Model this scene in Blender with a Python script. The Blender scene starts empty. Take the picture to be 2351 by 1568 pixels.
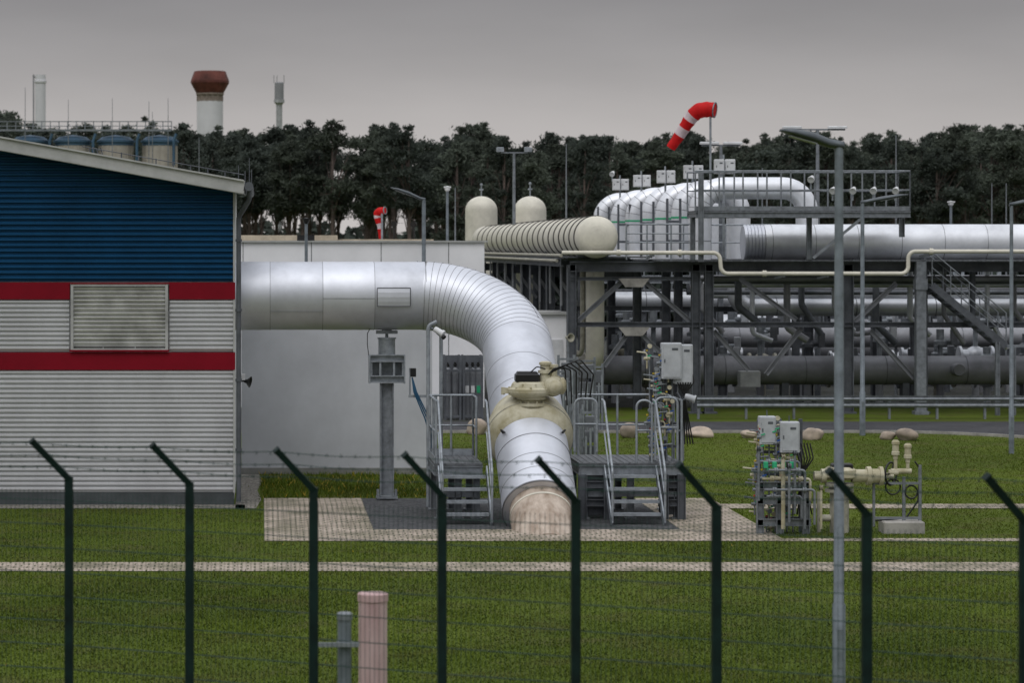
import bpy, math, random
import numpy as np
from mathutils import Vector, Matrix
random.seed(7); rng=np.random.default_rng(7)
sc=bpy.context.scene
# ---- survey constants: 100 mm lens, eye 4.8 m above the yard ----
F=6530.0; CH=4.8; U0=600.0; V0=567.0
def X(u,Y): return (u-U0)*Y/F
def Z(v,Y): return CH-(v-V0)*Y/F
def GY(v): return F*CH/(v-V0)
V=Vector
# ================= materials =================
_m={}
def M(name,col,rough=.6,metal=0.0,var=.18,scale=2.0,bump=0.0,bscale=30,dark=None,stretch=None,spec=.4,var2=.1,rnd=0,trans=0):
    if name in _m: return _m[name]
    m=bpy.data.materials.new(name); m.use_nodes=True; nt=m.node_tree; n=nt.nodes; l=nt.links
    b=n['Principled BSDF']; b.inputs['Roughness'].default_value=rough; b.inputs['Metallic'].default_value=metal
    b.inputs['Specular IOR Level'].default_value=spec
    tc=n.new('ShaderNodeTexCoord'); mp=n.new('ShaderNodeMapping'); l.new(tc.outputs['Object'],mp.inputs[0])
    if stretch: mp.inputs['Scale'].default_value=stretch
    nz=n.new('ShaderNodeTexNoise'); nz.inputs['Scale'].default_value=scale; nz.inputs['Detail'].default_value=6; nz.inputs['Roughness'].default_value=.65
    l.new(mp.outputs[0],nz.inputs['Vector'])
    r=n.new('ShaderNodeValToRGB'); l.new(nz.outputs['Fac'],r.inputs[0])
    d=dark if dark else tuple(c*(1-2*var) for c in col)
    br=tuple(min(1,c*(1+var2)) for c in col)
    r.color_ramp.elements[0].position=.3; r.color_ramp.elements[0].color=(*d,1)
    r.color_ramp.elements[1].position=.62; r.color_ramp.elements[1].color=(*br,1)
    out=r.outputs[0]
    if rnd:
        oi=n.new('ShaderNodeObjectInfo'); mr=n.new('ShaderNodeMapRange'); mr.inputs[3].default_value=1-rnd; mr.inputs[4].default_value=1+rnd
        l.new(oi.outputs['Random'],mr.inputs[0]); hs=n.new('ShaderNodeHueSaturation'); l.new(mr.outputs[0],hs.inputs['Value']); l.new(out,hs.inputs['Color']); out=hs.outputs[0]
    l.new(out,b.inputs['Base Color'])
    mr2=n.new('ShaderNodeMapRange'); mr2.inputs[3].default_value=min(1,rough*1.2); mr2.inputs[4].default_value=rough*.88
    l.new(nz.outputs['Fac'],mr2.inputs[0]); l.new(mr2.outputs[0],b.inputs['Roughness'])
    if bump:
        n2=n.new('ShaderNodeTexNoise'); n2.inputs['Scale'].default_value=bscale; n2.inputs['Detail'].default_value=4
        l.new(mp.outputs[0],n2.inputs['Vector']); bp=n.new('ShaderNodeBump'); bp.inputs['Strength'].default_value=bump; bp.inputs['Distance'].default_value=.02
        l.new(n2.outputs['Fac'],bp.inputs['Height']); l.new(bp.outputs[0],b.inputs['Normal'])
    if trans:
        tr=n.new('ShaderNodeBsdfTranslucent'); l.new(out,tr.inputs[0]); ms=n.new('ShaderNodeMixShader'); ms.inputs[0].default_value=trans
        o=n['Material Output']; l.new(b.outputs[0],ms.inputs[1]); l.new(tr.outputs[0],ms.inputs[2]); l.new(ms.outputs[0],o.inputs[0])
    _m[name]=m; return m
alu=M('aluminium_cladding',(.68,.7,.76),.5,.74,.06,.9,.04,5)
alu2=M('aluminium_cladding_dull',(.63,.65,.71),.52,.72,.08,1.1,.05,5)
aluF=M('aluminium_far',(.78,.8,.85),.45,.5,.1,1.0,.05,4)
aluD=M('pipe_dark_grey',(.27,.275,.3),.5,.2,.22,.8)
aluM=M('aluminium_mid',(.55,.57,.61),.42,.55,.2,.7)
seam=M('seam_grey',(.24,.245,.265),.5,.6)
seamD=M('seam_dark',(.13,.135,.15),.5,.5)
galv=M('galvanised_steel',(.24,.26,.285),.55,.45,.2,6,rnd=.1)
galvL=M('galvanised_light',(.33,.36,.395),.5,.4,.2,6)
lampG=M('lamp_pole_steel',(.2,.23,.26),.5,.3,.2,5)
steelD=M('steel_dark_grey',(.12,.13,.148),.55,.3,.25,2)
grate=M('grating',(.16,.17,.185),.6,.5,.3,12)
cream=M('cream_paint',(.68,.65,.56),.45,0,.1,1.5)
creamD=M('cream_paint_weathered',(.52,.49,.38),.5,0,.2,3,dark=(.3,.26,.14))
creamK=M('cream_paint_dirty',(.38,.365,.3),.55,0,.25,5)
whiteP=M('white_paint',(.66,.67,.69),.5,0,.1,2)
boxw=M('cabinet_grey_white',(.44,.46,.49),.45,0,.1,4)
black=M('black_plastic',(.012,.012,.013),.4,0)
redF=M('red_cladding',(.2,.004,.014),.45,0,.08,1,spec=.15)
blueF=M('blue_cladding',(.006,.056,.138),.45,0,.1,.8,spec=.15)
whiteC=M('white_corrugated',(.52,.525,.545),.45,.05,.05,1.0,stretch=(1,1,.4),spec=.25)
greyR=M('fascia_grey',(.42,.425,.42),.5,0,.1,2)
render_=M('render_wall',(.52,.53,.57),.85,0,.06,.6,.1,60)
hallW=M('hall_panels',(.84,.84,.87),.6,0,.04,.5)
beige=M('beige_roof',(.5,.43,.33),.7)
plinth=M('plinth_dark',(.07,.08,.085),.8)
fgreen=M('fence_green_black',(.006,.02,.018),.55,0,.3,5,spec=.2)
fwire=M('fence_wire',(.018,.05,.042),.6,0)
redS=M('windsock_red',(.68,.008,.01),.7,0,.08,6,trans=.3)
whiS=M('windsock_white',(.75,.66,.7),.7,0,.08,6,trans=.3)
greenB=M('green_band',(.03,.4,.19),.5)
blueB=M('blue_cap',(.02,.1,.4),.4)
redB=M('red_cap',(.4,.02,.02),.4)
yel=M('yellow_paint',(.55,.38,.03),.5)
tankB=M('tank_beige',(.36,.33,.29),.6,0,.15,.6)
tankBl=M('tank_blue',(.05,.11,.18),.6,0,.2,.6)
concrete=M('concrete',(.36,.345,.32),.85,0,.2,3,.2,30)
sleeveM=M('stained_sleeve',(.54,.46,.39),.7,0,.3,2.6,.1,10,dark=(.25,.18,.13),stretch=(1.6,1,.6))
rust=M('rust_brown',(.15,.045,.035),.75,0,.35,.5)
towerW=M('tower_white',(.58,.58,.61),.8,0,.06,.2)
towerG=M('tower_grey',(.24,.245,.26),.8,0,.1,.2)
rockM=M('boulder_stone',(.44,.36,.29),.85,0,.3,2.5,.5,8,dark=(.25,.21,.18),rnd=.25)
pink=M('marker_pale_pink',(.58,.44,.44),.6,0,.15,5,dark=(.42,.27,.27),stretch=(1,1,.15))
bark=M('pine_bark',(.13,.1,.09),.9,0,.3,1.0,.4,6)
leafA=M('pine_needles_hazed',(.1,.118,.094),.95,0,.25,.35,rnd=.3,spec=.08,trans=.25)  # needle colour lifted and greyed to carry distance haze
leafB=M('pine_needles_dark_hazed',(.08,.096,.082),.95,0,.25,.3,rnd=.25,spec=.08,trans=.25)  # darker needle tone, distance haze also mixed into the colour
leafC=M('added_thicket_leaves',(.035,.045,.038),.95,0,.25,.3,spec=.08)  # near-black leaves for the added mass behind the racks

def ground_mat(name,c1,c2,c3,s1,s2,bump=.4,bs=40,rough=.95):
    m=bpy.data.materials.new(name); m.use_nodes=True; nt=m.node_tree; n=nt.nodes; l=nt.links; b=n['Principled BSDF']
    b.inputs['Roughness'].default_value=rough; b.inputs['Specular IOR Level'].default_value=.12
    tc=n.new('ShaderNodeTexCoord')
    a=n.new('ShaderNodeTexNoise'); a.inputs['Scale'].default_value=s1; a.inputs['Detail'].default_value=8; a.inputs['Roughness'].default_value=.6
    c=n.new('ShaderNodeTexNoise'); c.inputs['Scale'].default_value=s2; c.inputs['Detail'].default_value=5
    l.new(tc.outputs['Object'],a.inputs['Vector']); l.new(tc.outputs['Object'],c.inputs['Vector'])
    r=n.new('ShaderNodeValToRGB'); r.color_ramp.elements[0].position=.38; r.color_ramp.elements[0].color=(*c1,1)
    r.color_ramp.elements[1].position=.62; r.color_ramp.elements[1].color=(*c2,1); l.new(a.outputs['Fac'],r.inputs[0])
    r2=n.new('ShaderNodeValToRGB'); r2.color_ramp.elements[0].position=.5; r2.color_ramp.elements[1].position=.68
    l.new(c.outputs['Fac'],r2.inputs[0]); mx=n.new('ShaderNodeMixRGB'); l.new(r2.outputs[0],mx.inputs[0]); l.new(r.outputs[0],mx.inputs[1]); mx.inputs[2].default_value=(*c3,1)
    l.new(mx.outputs[0],b.inputs['Base Color'])
    k=n.new('ShaderNodeTexNoise'); k.inputs['Scale'].default_value=bs; l.new(tc.outputs['Object'],k.inputs['Vector'])
    bp=n.new('ShaderNodeBump'); bp.inputs['Strength'].default_value=bump; bp.inputs['Distance'].default_value=.05; l.new(k.outputs['Fac'],bp.inputs['Height']); l.new(bp.outputs[0],b.inputs['Normal'])
    return m
grassM=ground_mat('grass_ground',(.058,.084,.010),(.088,.12,.014),(.078,.084,.022),.22,1.2,.2)
bladeM=ground_mat('grass_blades',(.066,.096,.010),(.105,.145,.017),(.1,.108,.028),.22,1.0,0)
gravelM=ground_mat('gravel_dark',(.05,.052,.058),(.1,.103,.11),(.14,.14,.14),6,25,.8,30)
gravelY=ground_mat('gravel_yard',(.045,.046,.046),(.08,.08,.08),(.05,.06,.03),.6,6,.5,20)
pebM=ground_mat('pebbles',(.11,.1,.09),(.26,.245,.22),(.4,.38,.34),7,22,.9,25)
asphM=ground_mat('asphalt',(.05,.05,.055),(.068,.068,.075),(.08,.08,.085),.8,6,.2,60,.8)
def paver_mat():
    m=bpy.data.materials.new('concrete_pavers'); m.use_nodes=True; nt=m.node_tree; n=nt.nodes; l=nt.links; b=n['Principled BSDF']
    b.inputs['Roughness'].default_value=.9
    tc=n.new('ShaderNodeTexCoord'); br=n.new('ShaderNodeTexBrick'); l.new(tc.outputs['Object'],br.inputs['Vector'])
    br.inputs['Scale'].default_value=1; br.inputs['Brick Width'].default_value=.2; br.inputs['Row Height'].default_value=.2; br.inputs['Mortar Size'].default_value=.014
    br.inputs['Color1'].default_value=(.46,.395,.34,1); br.inputs['Color2'].default_value=(.35,.3,.26,1); br.inputs['Mortar'].default_value=(.09,.09,.05,1)
    nz=n.new('ShaderNodeTexNoise'); nz.inputs['Scale'].default_value=1.3; nz.inputs['Detail'].default_value=8; l.new(tc.outputs['Object'],nz.inputs['Vector'])
    r=n.new('ShaderNodeValToRGB'); r.color_ramp.elements[0].position=.34; r.color_ramp.elements[0].color=(.5,.52,.42,1); r.color_ramp.elements[1].position=.6; r.color_ramp.elements[1].color=(1.08,1.05,1.02,1); l.new(nz.outputs['Fac'],r.inputs[0])
    mx=n.new('ShaderNodeMixRGB'); mx.blend_type='MULTIPLY'; mx.inputs[0].default_value=1; l.new(br.outputs['Color'],mx.inputs[1]); l.new(r.outputs[0],mx.inputs[2]); l.new(mx.outputs[0],b.inputs['Base Color'])
    bp=n.new('ShaderNodeBump'); bp.inputs['Strength'].default_value=.5; bp.inputs['Distance'].default_value=.02; l.new(br.outputs['Fac'],bp.inputs['Height']); bp.invert=True; l.new(bp.outputs[0],b.inputs['Normal'])
    return m
paveM=paver_mat()

# ================= mesh builder =================
def perp(a):
    a=V(a).normalized(); u=V((0,0,1)) if abs(a.z)<.9 else V((0,1,0))
    x=a.cross(u).normalized(); y=x.cross(a).normalized(); return x,y
class MB:
    def __init__(s): s.v=[];s.f=[];s.m=[];s.s=[];s.p=[];s.pid=0;s.lk=0
    def _n(s):
        if not s.lk: s.pid+=1
    def grp(s): s.pid+=1; s.lk=1; return s
    def end(s): s.lk=0; return s
    def add(s,vs,fs,mi=0,sm=False):
        o=len(s.v); s.v+= [tuple(p) for p in vs]
        for f in fs: s.f.append(tuple(i+o for i in f)); s.m.append(mi); s.s.append(sm); s.p.append(s.pid)
        return s
    def pieces(s):
        out={}
        for f,m,sm,p in zip(s.f,s.m,s.s,s.p):
            q=out.setdefault(p,(MB(),{})); b,mp=q; nf=[]
            for i in f:
                if i not in mp: mp[i]=len(b.v); b.v.append(s.v[i])
                nf.append(mp[i])
            b.f.append(tuple(nf)); b.m.append(m); b.s.append(sm); b.p.append(0)
        return [q[0] for q in out.values()]
    def box(s,x0,x1,y0,y1,z0,z1,mi=0):
        s._n()
        return s.add([(x0,y0,z0),(x1,y0,z0),(x1,y1,z0),(x0,y1,z0),(x0,y0,z1),(x1,y0,z1),(x1,y1,z1),(x0,y1,z1)],
          [(0,3,2,1),(4,5,6,7),(0,1,5,4),(1,2,6,5),(2,3,7,6),(3,0,4,7)],mi)
    def rbox(s,x0,x1,y0,y1,z0,z1,mi=0,c=.02):
        s._n()
        p=[(x0+c,y0),(x1-c,y0),(x1,y0+c),(x1,y1-c),(x1-c,y1),(x0+c,y1),(x0,y1-c),(x0,y0+c)]
        q=[(min(max(a,x0+c),x1-c),min(max(b,y0+c),y1-c)) for a,b in p]
        vs=[(a,b,z0) for a,b in p]+[(a,b,z1-c) for a,b in p]+[(a,b,z1) for a,b in q]
        fs=[tuple(range(7,-1,-1)),tuple(range(16,24))]
        for k in (0,8):
            for i in range(8): fs.append((k+i,k+(i+1)%8,k+8+(i+1)%8,k+8+i))
        return s.add(vs,fs,mi)
    def beam(s,a,b,w,h,mi=0,up=None):
        s._n()
        a=V(a);b=V(b);d=(b-a).normalized()
        if up is None: x,y=perp(d)
        else:
            x=d.cross(V(up)).normalized(); y=x.cross(d).normalized()
        x=x*w/2;y=y*h/2
        vs=[a-x-y,a+x-y,a+x+y,a-x+y,b-x-y,b+x-y,b+x+y,b-x+y]
        return s.add(vs,[(0,3,2,1),(4,5,6,7),(0,1,5,4),(1,2,6,5),(2,3,7,6),(3,0,4,7)],mi)
    def hbeam(s,a,b,w,h,t=.018,mi=0,up=None):
        s._n(); old=s.lk; s.lk=1
        a=V(a);b=V(b);d=(b-a).normalized()
        if up is None: x,y=perp(d)
        else:
            x=d.cross(V(up)).normalized(); y=x.cross(d).normalized()
        s.beam(a,b,t,h-2*t-.002,mi,y)
        for k in (-1,1):
            o=y*k*(h/2-t/2); s.beam(a+o,b+o,w,t,mi,y)
        s.lk=old; return s
    def tube(s,pts,r,n=10,mi=0,caps=True,sm=True):
        s._n()
        pts=[V(p) for p in pts]; N=len(pts); rs=r if isinstance(r,(list,tuple)) else [r]*N
        tans=[(pts[min(i+1,N-1)]-pts[max(i-1,0)]).normalized() for i in range(N)]
        x,y=perp(tans[0]); vs=[]
        for i in range(N):
            if i:
                q=tans[i-1].rotation_difference(tans[i]); x=q@x; y=q@y
            for k in range(n):
                a=2*math.pi*k/n; vs.append(pts[i]+(x*math.cos(a)+y*math.sin(a))*rs[i])
        fs=[]
        for i in range(N-1):
            for k in range(n):
                k2=(k+1)%n; fs.append((i*n+k,i*n+k2,(i+1)*n+k2,(i+1)*n+k))
        s.add(vs,fs,mi,sm)
        if caps:
            s.add(vs[:n],[tuple(range(n-1,-1,-1))],mi); s.add(vs[-n:],[tuple(range(n))],mi)
        return s
    def cyl(s,a,b,r,n=16,mi=0): return s.tube([a,b],r,n,mi)
    def lathe(s,c,ax,prof,n=24,mi=0,sm=True):
        s._n()
        c=V(c);ax=V(ax).normalized();x,y=perp(ax)
        for i in range(len(prof)-1):
            r0,h0=prof[i];r1,h1=prof[i+1]; vs=[]
            for (r,h) in ((r0,h0),(r1,h1)):
                for k in range(n):
                    a=2*math.pi*k/n; vs.append(c+ax*h+(x*math.cos(a)+y*math.sin(a))*r)
            s.add(vs,[(k,(k+1)%n,n+(k+1)%n,n+k) for k in range(n)],mi,sm)
        return s
    def sphere(s,c,r,n=20,m=10,mi=0,sc=(1,1,1)):
        s._n()
        c=V(c);vs=[];fs=[]
        for i in range(m+1):
            t=math.pi*i/m
            for k in range(n):
                a=2*math.pi*k/n; vs.append((c.x+r*sc[0]*math.sin(t)*math.cos(a),c.y+r*sc[1]*math.sin(t)*math.sin(a),c.z+r*sc[2]*math.cos(t)))
        for i in range(m):
            for k in range(n): fs.append((i*n+k,(i+1)*n+k,(i+1)*n+(k+1)%n,i*n+(k+1)%n))
        return s.add(vs,fs,mi,True)
    def torus(s,c,ax,R,r,n=24,m=6,mi=0):
        x,y=perp(ax); c=V(c)
        pts=[c+(x*math.cos(2*math.pi*k/n)+y*math.sin(2*math.pi*k/n))*R for k in range(n+1)]
        return s.tube(pts,r,m,mi,caps=False)
def fillet(pts,R,seg=8):
    pts=[V(p) for p in pts]; out=[pts[0]]
    for i in range(1,len(pts)-1):
        a=(pts[i-1]-pts[i]).normalized(); b=(pts[i+1]-pts[i]).normalized()
        ang=a.angle(b)
        if ang>3.1: out.append(pts[i]); continue
        t=R/math.tan(ang/2); c=pts[i]+(a+b).normalized()*(R/math.sin(ang/2))
        p0=pts[i]+a*t; p1=pts[i]+b*t; v0=p0-c; q=v0.rotation_difference(p1-c); ax,an=q.to_axis_angle()
        for k in range(seg+1): out.append(c+Matrix.Rotation(an*k/seg,3,ax)@v0)
    out.append(pts[-1]); return out
def mk(name,mb,mats,loc=(0,0,0)):
    me=bpy.data.meshes.new(name); L=V(loc)
    me.from_pydata([(p[0]-L.x,p[1]-L.y,p[2]-L.z) for p in mb.v],[],mb.f)
    for m in mats: me.materials.append(m)
    me.polygons.foreach_set('material_index',mb.m); me.polygons.foreach_set('use_smooth',mb.s); me.update()
    o=bpy.data.objects.new(name,me); sc.collection.objects.link(o); return o
class Thing:
    def __init__(s,name,loc,label,cat,group=None):
        s.r=bpy.data.objects.new(name,None); s.r.empty_display_size=.2; s.r.location=loc; s.loc=loc; sc.collection.objects.link(s.r)
        s.r['label']=label; s.r['category']=cat
        if group: s.r['group']=group
    def part(s,name,mb,mats,parent=None,label=None,split=False):
        if split:
            o=None
            for q in mb.pieces(): o=s.part(name,q,mats,parent,label)
            return o
        o=mk(name,mb,mats if isinstance(mats,list) else [mats],s.loc); o.parent=parent if parent else s.r
        if label: o['label']=label
        return o
def dup(root,loc,label=None,scale=None,rotz=None):
    n=root.copy(); sc.collection.objects.link(n); n.location=loc
    if label: n['label']=label
    if scale is not None: n.scale=scale
    if rotz is not None: n.rotation_euler=(0,0,rotz)
    def rec(src,dst):
        for c in src.children:
            if c==dst: continue
            k=c.copy(); sc.collection.objects.link(k); k.parent=dst; rec(c,k)
    rec(root,n); return n
def solo(name,mb,mats,loc,label,cat,group=None,kind=None):
    o=mk(name,mb,mats if isinstance(mats,list) else [mats],loc); o.location=loc
    o['label']=label; o['category']=cat
    if group:o['group']=group
    if kind:o['kind']=kind
    return o
def struct(name,mb,mat,label,cat):
    return solo(name,mb,mat,(0,0,0),label,cat,kind='structure')

# ================= ground =================
def sheet(name,polys,z,mat,label,cat):
    mb=MB()
    for p in polys: mb.add([(a,b,z) for a,b in p],[tuple(range(len(p)))])
    return struct(name,mb,mat,label,cat)
sheet('ground',[[(-4000,-200),(4000,-200),(4000,6000),(-4000,6000)]],0,grassM,'short mown green grass lawn across the yard','ground')
def R4(x0,x1,y0,y1): return [(x0,y0),(x1,y0),(x1,y1),(x0,y1)]
sheet('gravel_yard',[R4(3,60,85,150),R4(-6,9.0,76.8,84.9)],.004,gravelY,'grey gravel yard under the pipe racks','ground')
sheet('gravel_bed',[R4(1.9,7.1,48.2,54.2)],.008,gravelM,'dark grey gravel bed around the descending pipe','ground')
sheet('gravel_border',[R4(-14,-.3,52.1,52.88),[(-.48,52.1),(-.1,52.1),(.0,54),(-.08,56),(.02,58),(-.05,59.9),(-.48,59.9)]],.006,pebM,'pale pebble border along the building base','ground')
sheet('paving',[R4(.05,1.9,46.3,54.2),R4(1.9,7.1,46.3,48.2),R4(7.1,8.55,46.3,54.2)],.012,paveM,'pinkish concrete paver frame around the gravel bed','paving')
sheet('path',[R4(-20,40,42.0,43.2)],.01,paveM,'narrow concrete paver path crossing the lawn','path')
sheet('footpath',[R4(8.56,40,46.3,46.75)],.009,paveM,'thin paver strip through the lawn','path')
sheet('walkway',[R4(8.56,40,52.1,53.0)],.01,paveM,'thin paver walkway behind the valve skid','path')
road=[(-8,73.4),(16,73.4)]+[(16+ (k/8)*6.5,73.4-9*(k/8)**2) for k in range(1,9)]+[(40,30),(60,30),(60,78),(-8,78)]
sheet('road',[road],.008,asphM,'dark asphalt service road curving toward the yard','road')
kb=MB(); kp=road[0:11]
for a,b in zip(kp[:-1],kp[1:]): kb.beam((a[0],a[1]-.06,.02),(b[0],b[1]-.06,.02),.1,.1)
struct('kerb',kb,concrete,'low concrete kerb along the service road','kerb')

def grass():
    N=480000
    Yv=30.5*(76/30.5)**(rng.random(N)**1.0)
    u=rng.random(N)*2500-80; Xv=(u-U0)*Yv/F
    def inr(x0,x1,y0,y1): return (Xv>x0)&(Xv<x1)&(Yv>y0)&(Yv<y1)
    e=rng.random(N)*.12
    bad=inr(.05-.02,8.57,46.2+.12*rng.random(N),54.25)|((Yv>41.95+e)&(Yv<43.25-e))|((Xv>8.5)&(Yv>46.28+e)&(Yv<46.77-e))|((Xv>8.5)&(Yv>52.1+e)&(Yv<53-e))|(inr(-30,-.05,52.1,90)&(rng.random(N)<.97))|(Yv>73.2)|((Xv<3.2)&(Yv>59.9))|((Xv>16)&(Yv>73.2-9*((Xv-16)/6.5)**2))
    pn=np.sin(Xv*1.7+Yv*.6)*np.sin(Yv*1.1-Xv*.5)+np.sin(Xv*.5+2)*np.sin(Yv*.37)
    keep=~bad&(rng.random(N)<(.85+.15*pn))
    x=Xv[keep];y=Yv[keep];n=len(x)
    h=.014+.02*rng.random(n)**1.6+.006*np.maximum(pn[keep],0); h[rng.random(n)<.012]*=2.2; tall=(x>.0)&(x<3.2)&(y>54.3)&(y<60); h[tall]*=3.4
    a=rng.random(n)*6.283; w=.005+.008*rng.random(n); lx=(rng.random(n)-.5)*h*1.6; ly=(rng.random(n)-.5)*h*1.6
    co=np.zeros((n,3,3)); co[:,0,0]=x-np.cos(a)*w; co[:,0,1]=y-np.sin(a)*w; co[:,1,0]=x+np.cos(a)*w; co[:,1,1]=y+np.sin(a)*w
    co[:,2,0]=x+lx; co[:,2,1]=y+ly; co[:,2,2]=h
    me=bpy.data.meshes.new('grass'); me.vertices.add(3*n); me.vertices.foreach_set('co',co.ravel()); me.loops.add(3*n); me.loops.foreach_set('vertex_index',np.arange(3*n,dtype=np.int32))
    me.polygons.add(n); me.polygons.foreach_set('loop_start',np.arange(0,3*n,3,dtype=np.int32)); me.polygons.foreach_set('loop_total',np.full(n,3,dtype=np.int32)); me.update(calc_edges=True)
    me.materials.append(bladeM); me.materials.append(yel)
    mi=(rng.random(n)<np.where(tall,.06,.0003)).astype(np.int32); me.polygons.foreach_set('material_index',mi)
    o=bpy.data.objects.new('grass',me); sc.collection.objects.link(o); o['label']='short tufted lawn grass with a few yellow flowers'; o['category']='grass'; o['kind']='stuff'
grass()

# ================= left building =================
BY=52.9; s_=F/BY; BX=X(540,BY); XR=-9.0
def roofz(x):
    xx=x if x>=XR else 2*XR-x
    return 6.03-(xx-X(560,52.5))*.179
def zb(v): return Z(v,BY)
B=Thing('industrial_building',(BX-4,BY,0),'low building in blue, red and white ribbed cladding','building')
def corr(z0,z1,x0,x1,pitch,depth,roof=False):
    mb=MB(); n=max(1,round((z1-z0)/pitch)); p=(z1-z0)/n; prof=[]
    for i in range(n):
        zz=z0+i*p
        prof+=[(zz,0),(zz+.35*p,0),(zz+.5*p,-depth),(zz+.85*p,-depth)]
    prof.append((z1,0))
    for (za,da),(zb_,db) in zip(prof[:-1],prof[1:]):
        xa=x1;xb=x1;xa0=x0;xb0=x0
        if roof:
            lim=lambda z:(X(560,52.5)+(6.03-.16-z)/.179)
            xa=min(x1,lim(za)); xb=min(x1,lim(zb_)); xa0=max(x0,2*XR-lim(za)); xb0=max(x0,2*XR-lim(zb_))
            if xa<=xa0+.01 or xb<=xb0: continue
        mb.add([(xa0,BY+da,za),(xa,BY+da,za),(xb,BY+db,zb_),(xb0,BY+db,zb_)],[(0,1,2,3)])
    return mb
WL=2*XR-BX
B.part('upper_wall',corr(zb(646),7.4,WL,BX-.04,.1,.045,True),blueF)
lx0,lx1=X(163,BY),X(386,BY)
body=MB(); body.box(WL,BX-.03,BY+.05,59.5,0,5.9)
body.add([(WL,BY+.06,5.9),(BX-.03,BY+.06,5.9),(XR,BY+.06,7.4),(WL,59.4,5.9),(BX-.03,59.4,5.9),(XR,59.4,7.4)],[(0,1,2),(3,5,4)])
B.part('wall',body,whiteP)
B.part('ribbed_wall',corr(zb(807)+.005,zb(688)-.005,WL,lx0-.03,.09,.036),whiteC)
B.part('ribbed_wall',corr(zb(807)+.005,zb(688)-.005,lx1+.03,BX-.04,.09,.036),whiteC)
B.part('ribbed_wall',corr(zb(1130),zb(850)-.005,WL,BX-.04,.09,.036),whiteC)
mb=MB(); mb.box(WL,lx0-.02,BY-.05,BY+.03,zb(687),zb(648)); mb.box(lx1+.02,BX,BY-.05,BY+.03,zb(687),zb(648)); B.part('red_band',mb,redF,split=True)
mb=MB(); mb.box(WL,BX,BY-.05,BY+.03,zb(849),zb(809)); B.part('red_band',mb,redF)
mb=MB(); mb.box(WL,BX-.02,BY-.015,BY+.04,0,zb(1131)); B.part('plinth',mb,plinth)
mb=MB(); mb.box(BX-.038,BX+.0,BY-.05,BY+.1,zb(1131),zb(851)); mb.box(BX-.038,BX,BY-.05,BY+.1,zb(807),zb(689)); mb.box(BX-.038,BX,BY-.05,BY+.1,zb(646),5.85); B.part('corner_trim',mb,[greyR],split=True)
# louvre
mb=MB(); t=.05; z0,z1=zb(803),zb(652)
mb.box(lx0,lx0+t,BY-.09,BY+.04,z0,z1); mb.box(lx1-t,lx1,BY-.09,BY+.04,z0,z1); mb.box(lx0+t,lx1-t,BY-.09,BY+.04,z1-.04,z1); mb.box(lx0+t,lx1-t,BY-.09,BY+.04,z0,z0+.03)
lv=B.part('louvre',mb,M('louvre_frame',(.42,.42,.42),.5,.1))
mb=MB(); nS=14
for i in range(nS):
    zc=z0+.06+(z1-z0-.12)*(i+.5)/nS; mb.beam((lx0+t,BY-.02,zc),(lx1-t,BY-.02,zc),.11,.012,0,(0,.75,.66))
for k in (.33,.66):
    xx=lx0+(lx1-lx0)*k; mb.box(xx-.008,xx+.008,BY+.025,BY+.035,z0+.03,z1-.04)
B.part('slats',mb,M('louvre_slat',(.72,.72,.72),.5,0),parent=lv)
mb=MB(); mb.box(lx0+t,lx1-t,BY+.041,BY+.048,z0,z1); B.part('shade_backing',mb,black,parent=lv)  # black sheet stands in for the shade behind the slats
mb=MB(); mb.box(lx0-.02,lx1+.02,BY-.1,BY-.0,z1+.001,z1+.025); mb.box(lx0-.02,lx1+.02,BY-.1,BY,z0-.035,z0-.001); B.part('louvre_trim',mb,redF,split=True)
# roof
mb=MB(); xr=X(560,52.5); y0=52.45;y1=60
for (xa,xb) in ((XR,xr),(XR,2*XR-xr)):
    za=roofz(XR);zb2=6.03
    v=[(xa,y0,za),(xb,y0,zb2),(xb,y1,zb2),(xa,y1,za),(xa,y0,za-.14),(xb,y0,zb2-.14),(xb,y1,zb2-.14),(xa,y1,za-.14)]
    mb.add(v,[(0,1,2,3),(4,7,6,5),(0,4,5,1),(1,5,6,2),(2,6,7,3)])
roof=B.part('roof',mb,M('roof_sheet',(.2,.21,.21),.6,.2))
mb=MB()
for (xb,sg) in ((xr,1),(2*XR-xr,-1)):
    a=V((XR,y0-.03,roofz(XR)-.13));b=V((xb,y0-.03,6.03-.13)); mb.grp(); mb.beam(a,b,.05,.25,0,(0,0,1)); mb.beam(a+V((0,-.045,.125)),b+V((0,-.045,.125)),.04,.03,0,(0,0,1)); mb.beam(a+V((0,-.03,-.09)),b+V((0,-.03,-.09)),.012,.05,0,(0,0,1)); mb.end()
B.part('fascia',mb,greyR,parent=roof,split=True)
mb=MB(); gz=5.98
mb.tube([(xr+.09,y0-.05,gz-.06),(xr+.09,y1,gz-.06)],.085,10); B.part('gutter',mb,steelD,parent=roof)
mb=MB(); xp=X(548,BY)
mb.tube(fillet([(xr+.1,y0+.2,gz-.12),(xr+.1,y0+.2,gz-.3),(xp,BY-.02,gz-.62),(xp,BY-.02,.06)],.12,5),.045,10)
for z in (1,2.3,3.6,4.9): mb.cyl((xp,BY-.02,z),(xp,BY-.02,z+.05),.06,10)
B.part('downpipe',mb,steelD)
mb=MB()
for k in range(7):
    x=xr-.35-k*.32; mb.cyl((x,52.7,roofz(x)),(x,52.7,roofz(x)+.12),.012,6)
mb.tube([(xr,52.7,6.14),(xr-3,52.7,roofz(xr-3)+.1)],.008,5)
for dx,dy,h in ((-.1,52.7,6.32),(.1,52.7,6.45),(.14,52.9,6.25),(.02,52.9,6.22)): mb.tube([(xr+dx,dy,5.95),(xr+dx,dy,h)],.008,5)
B.part('lightning_wire',mb,steelD,parent=roof)
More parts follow.
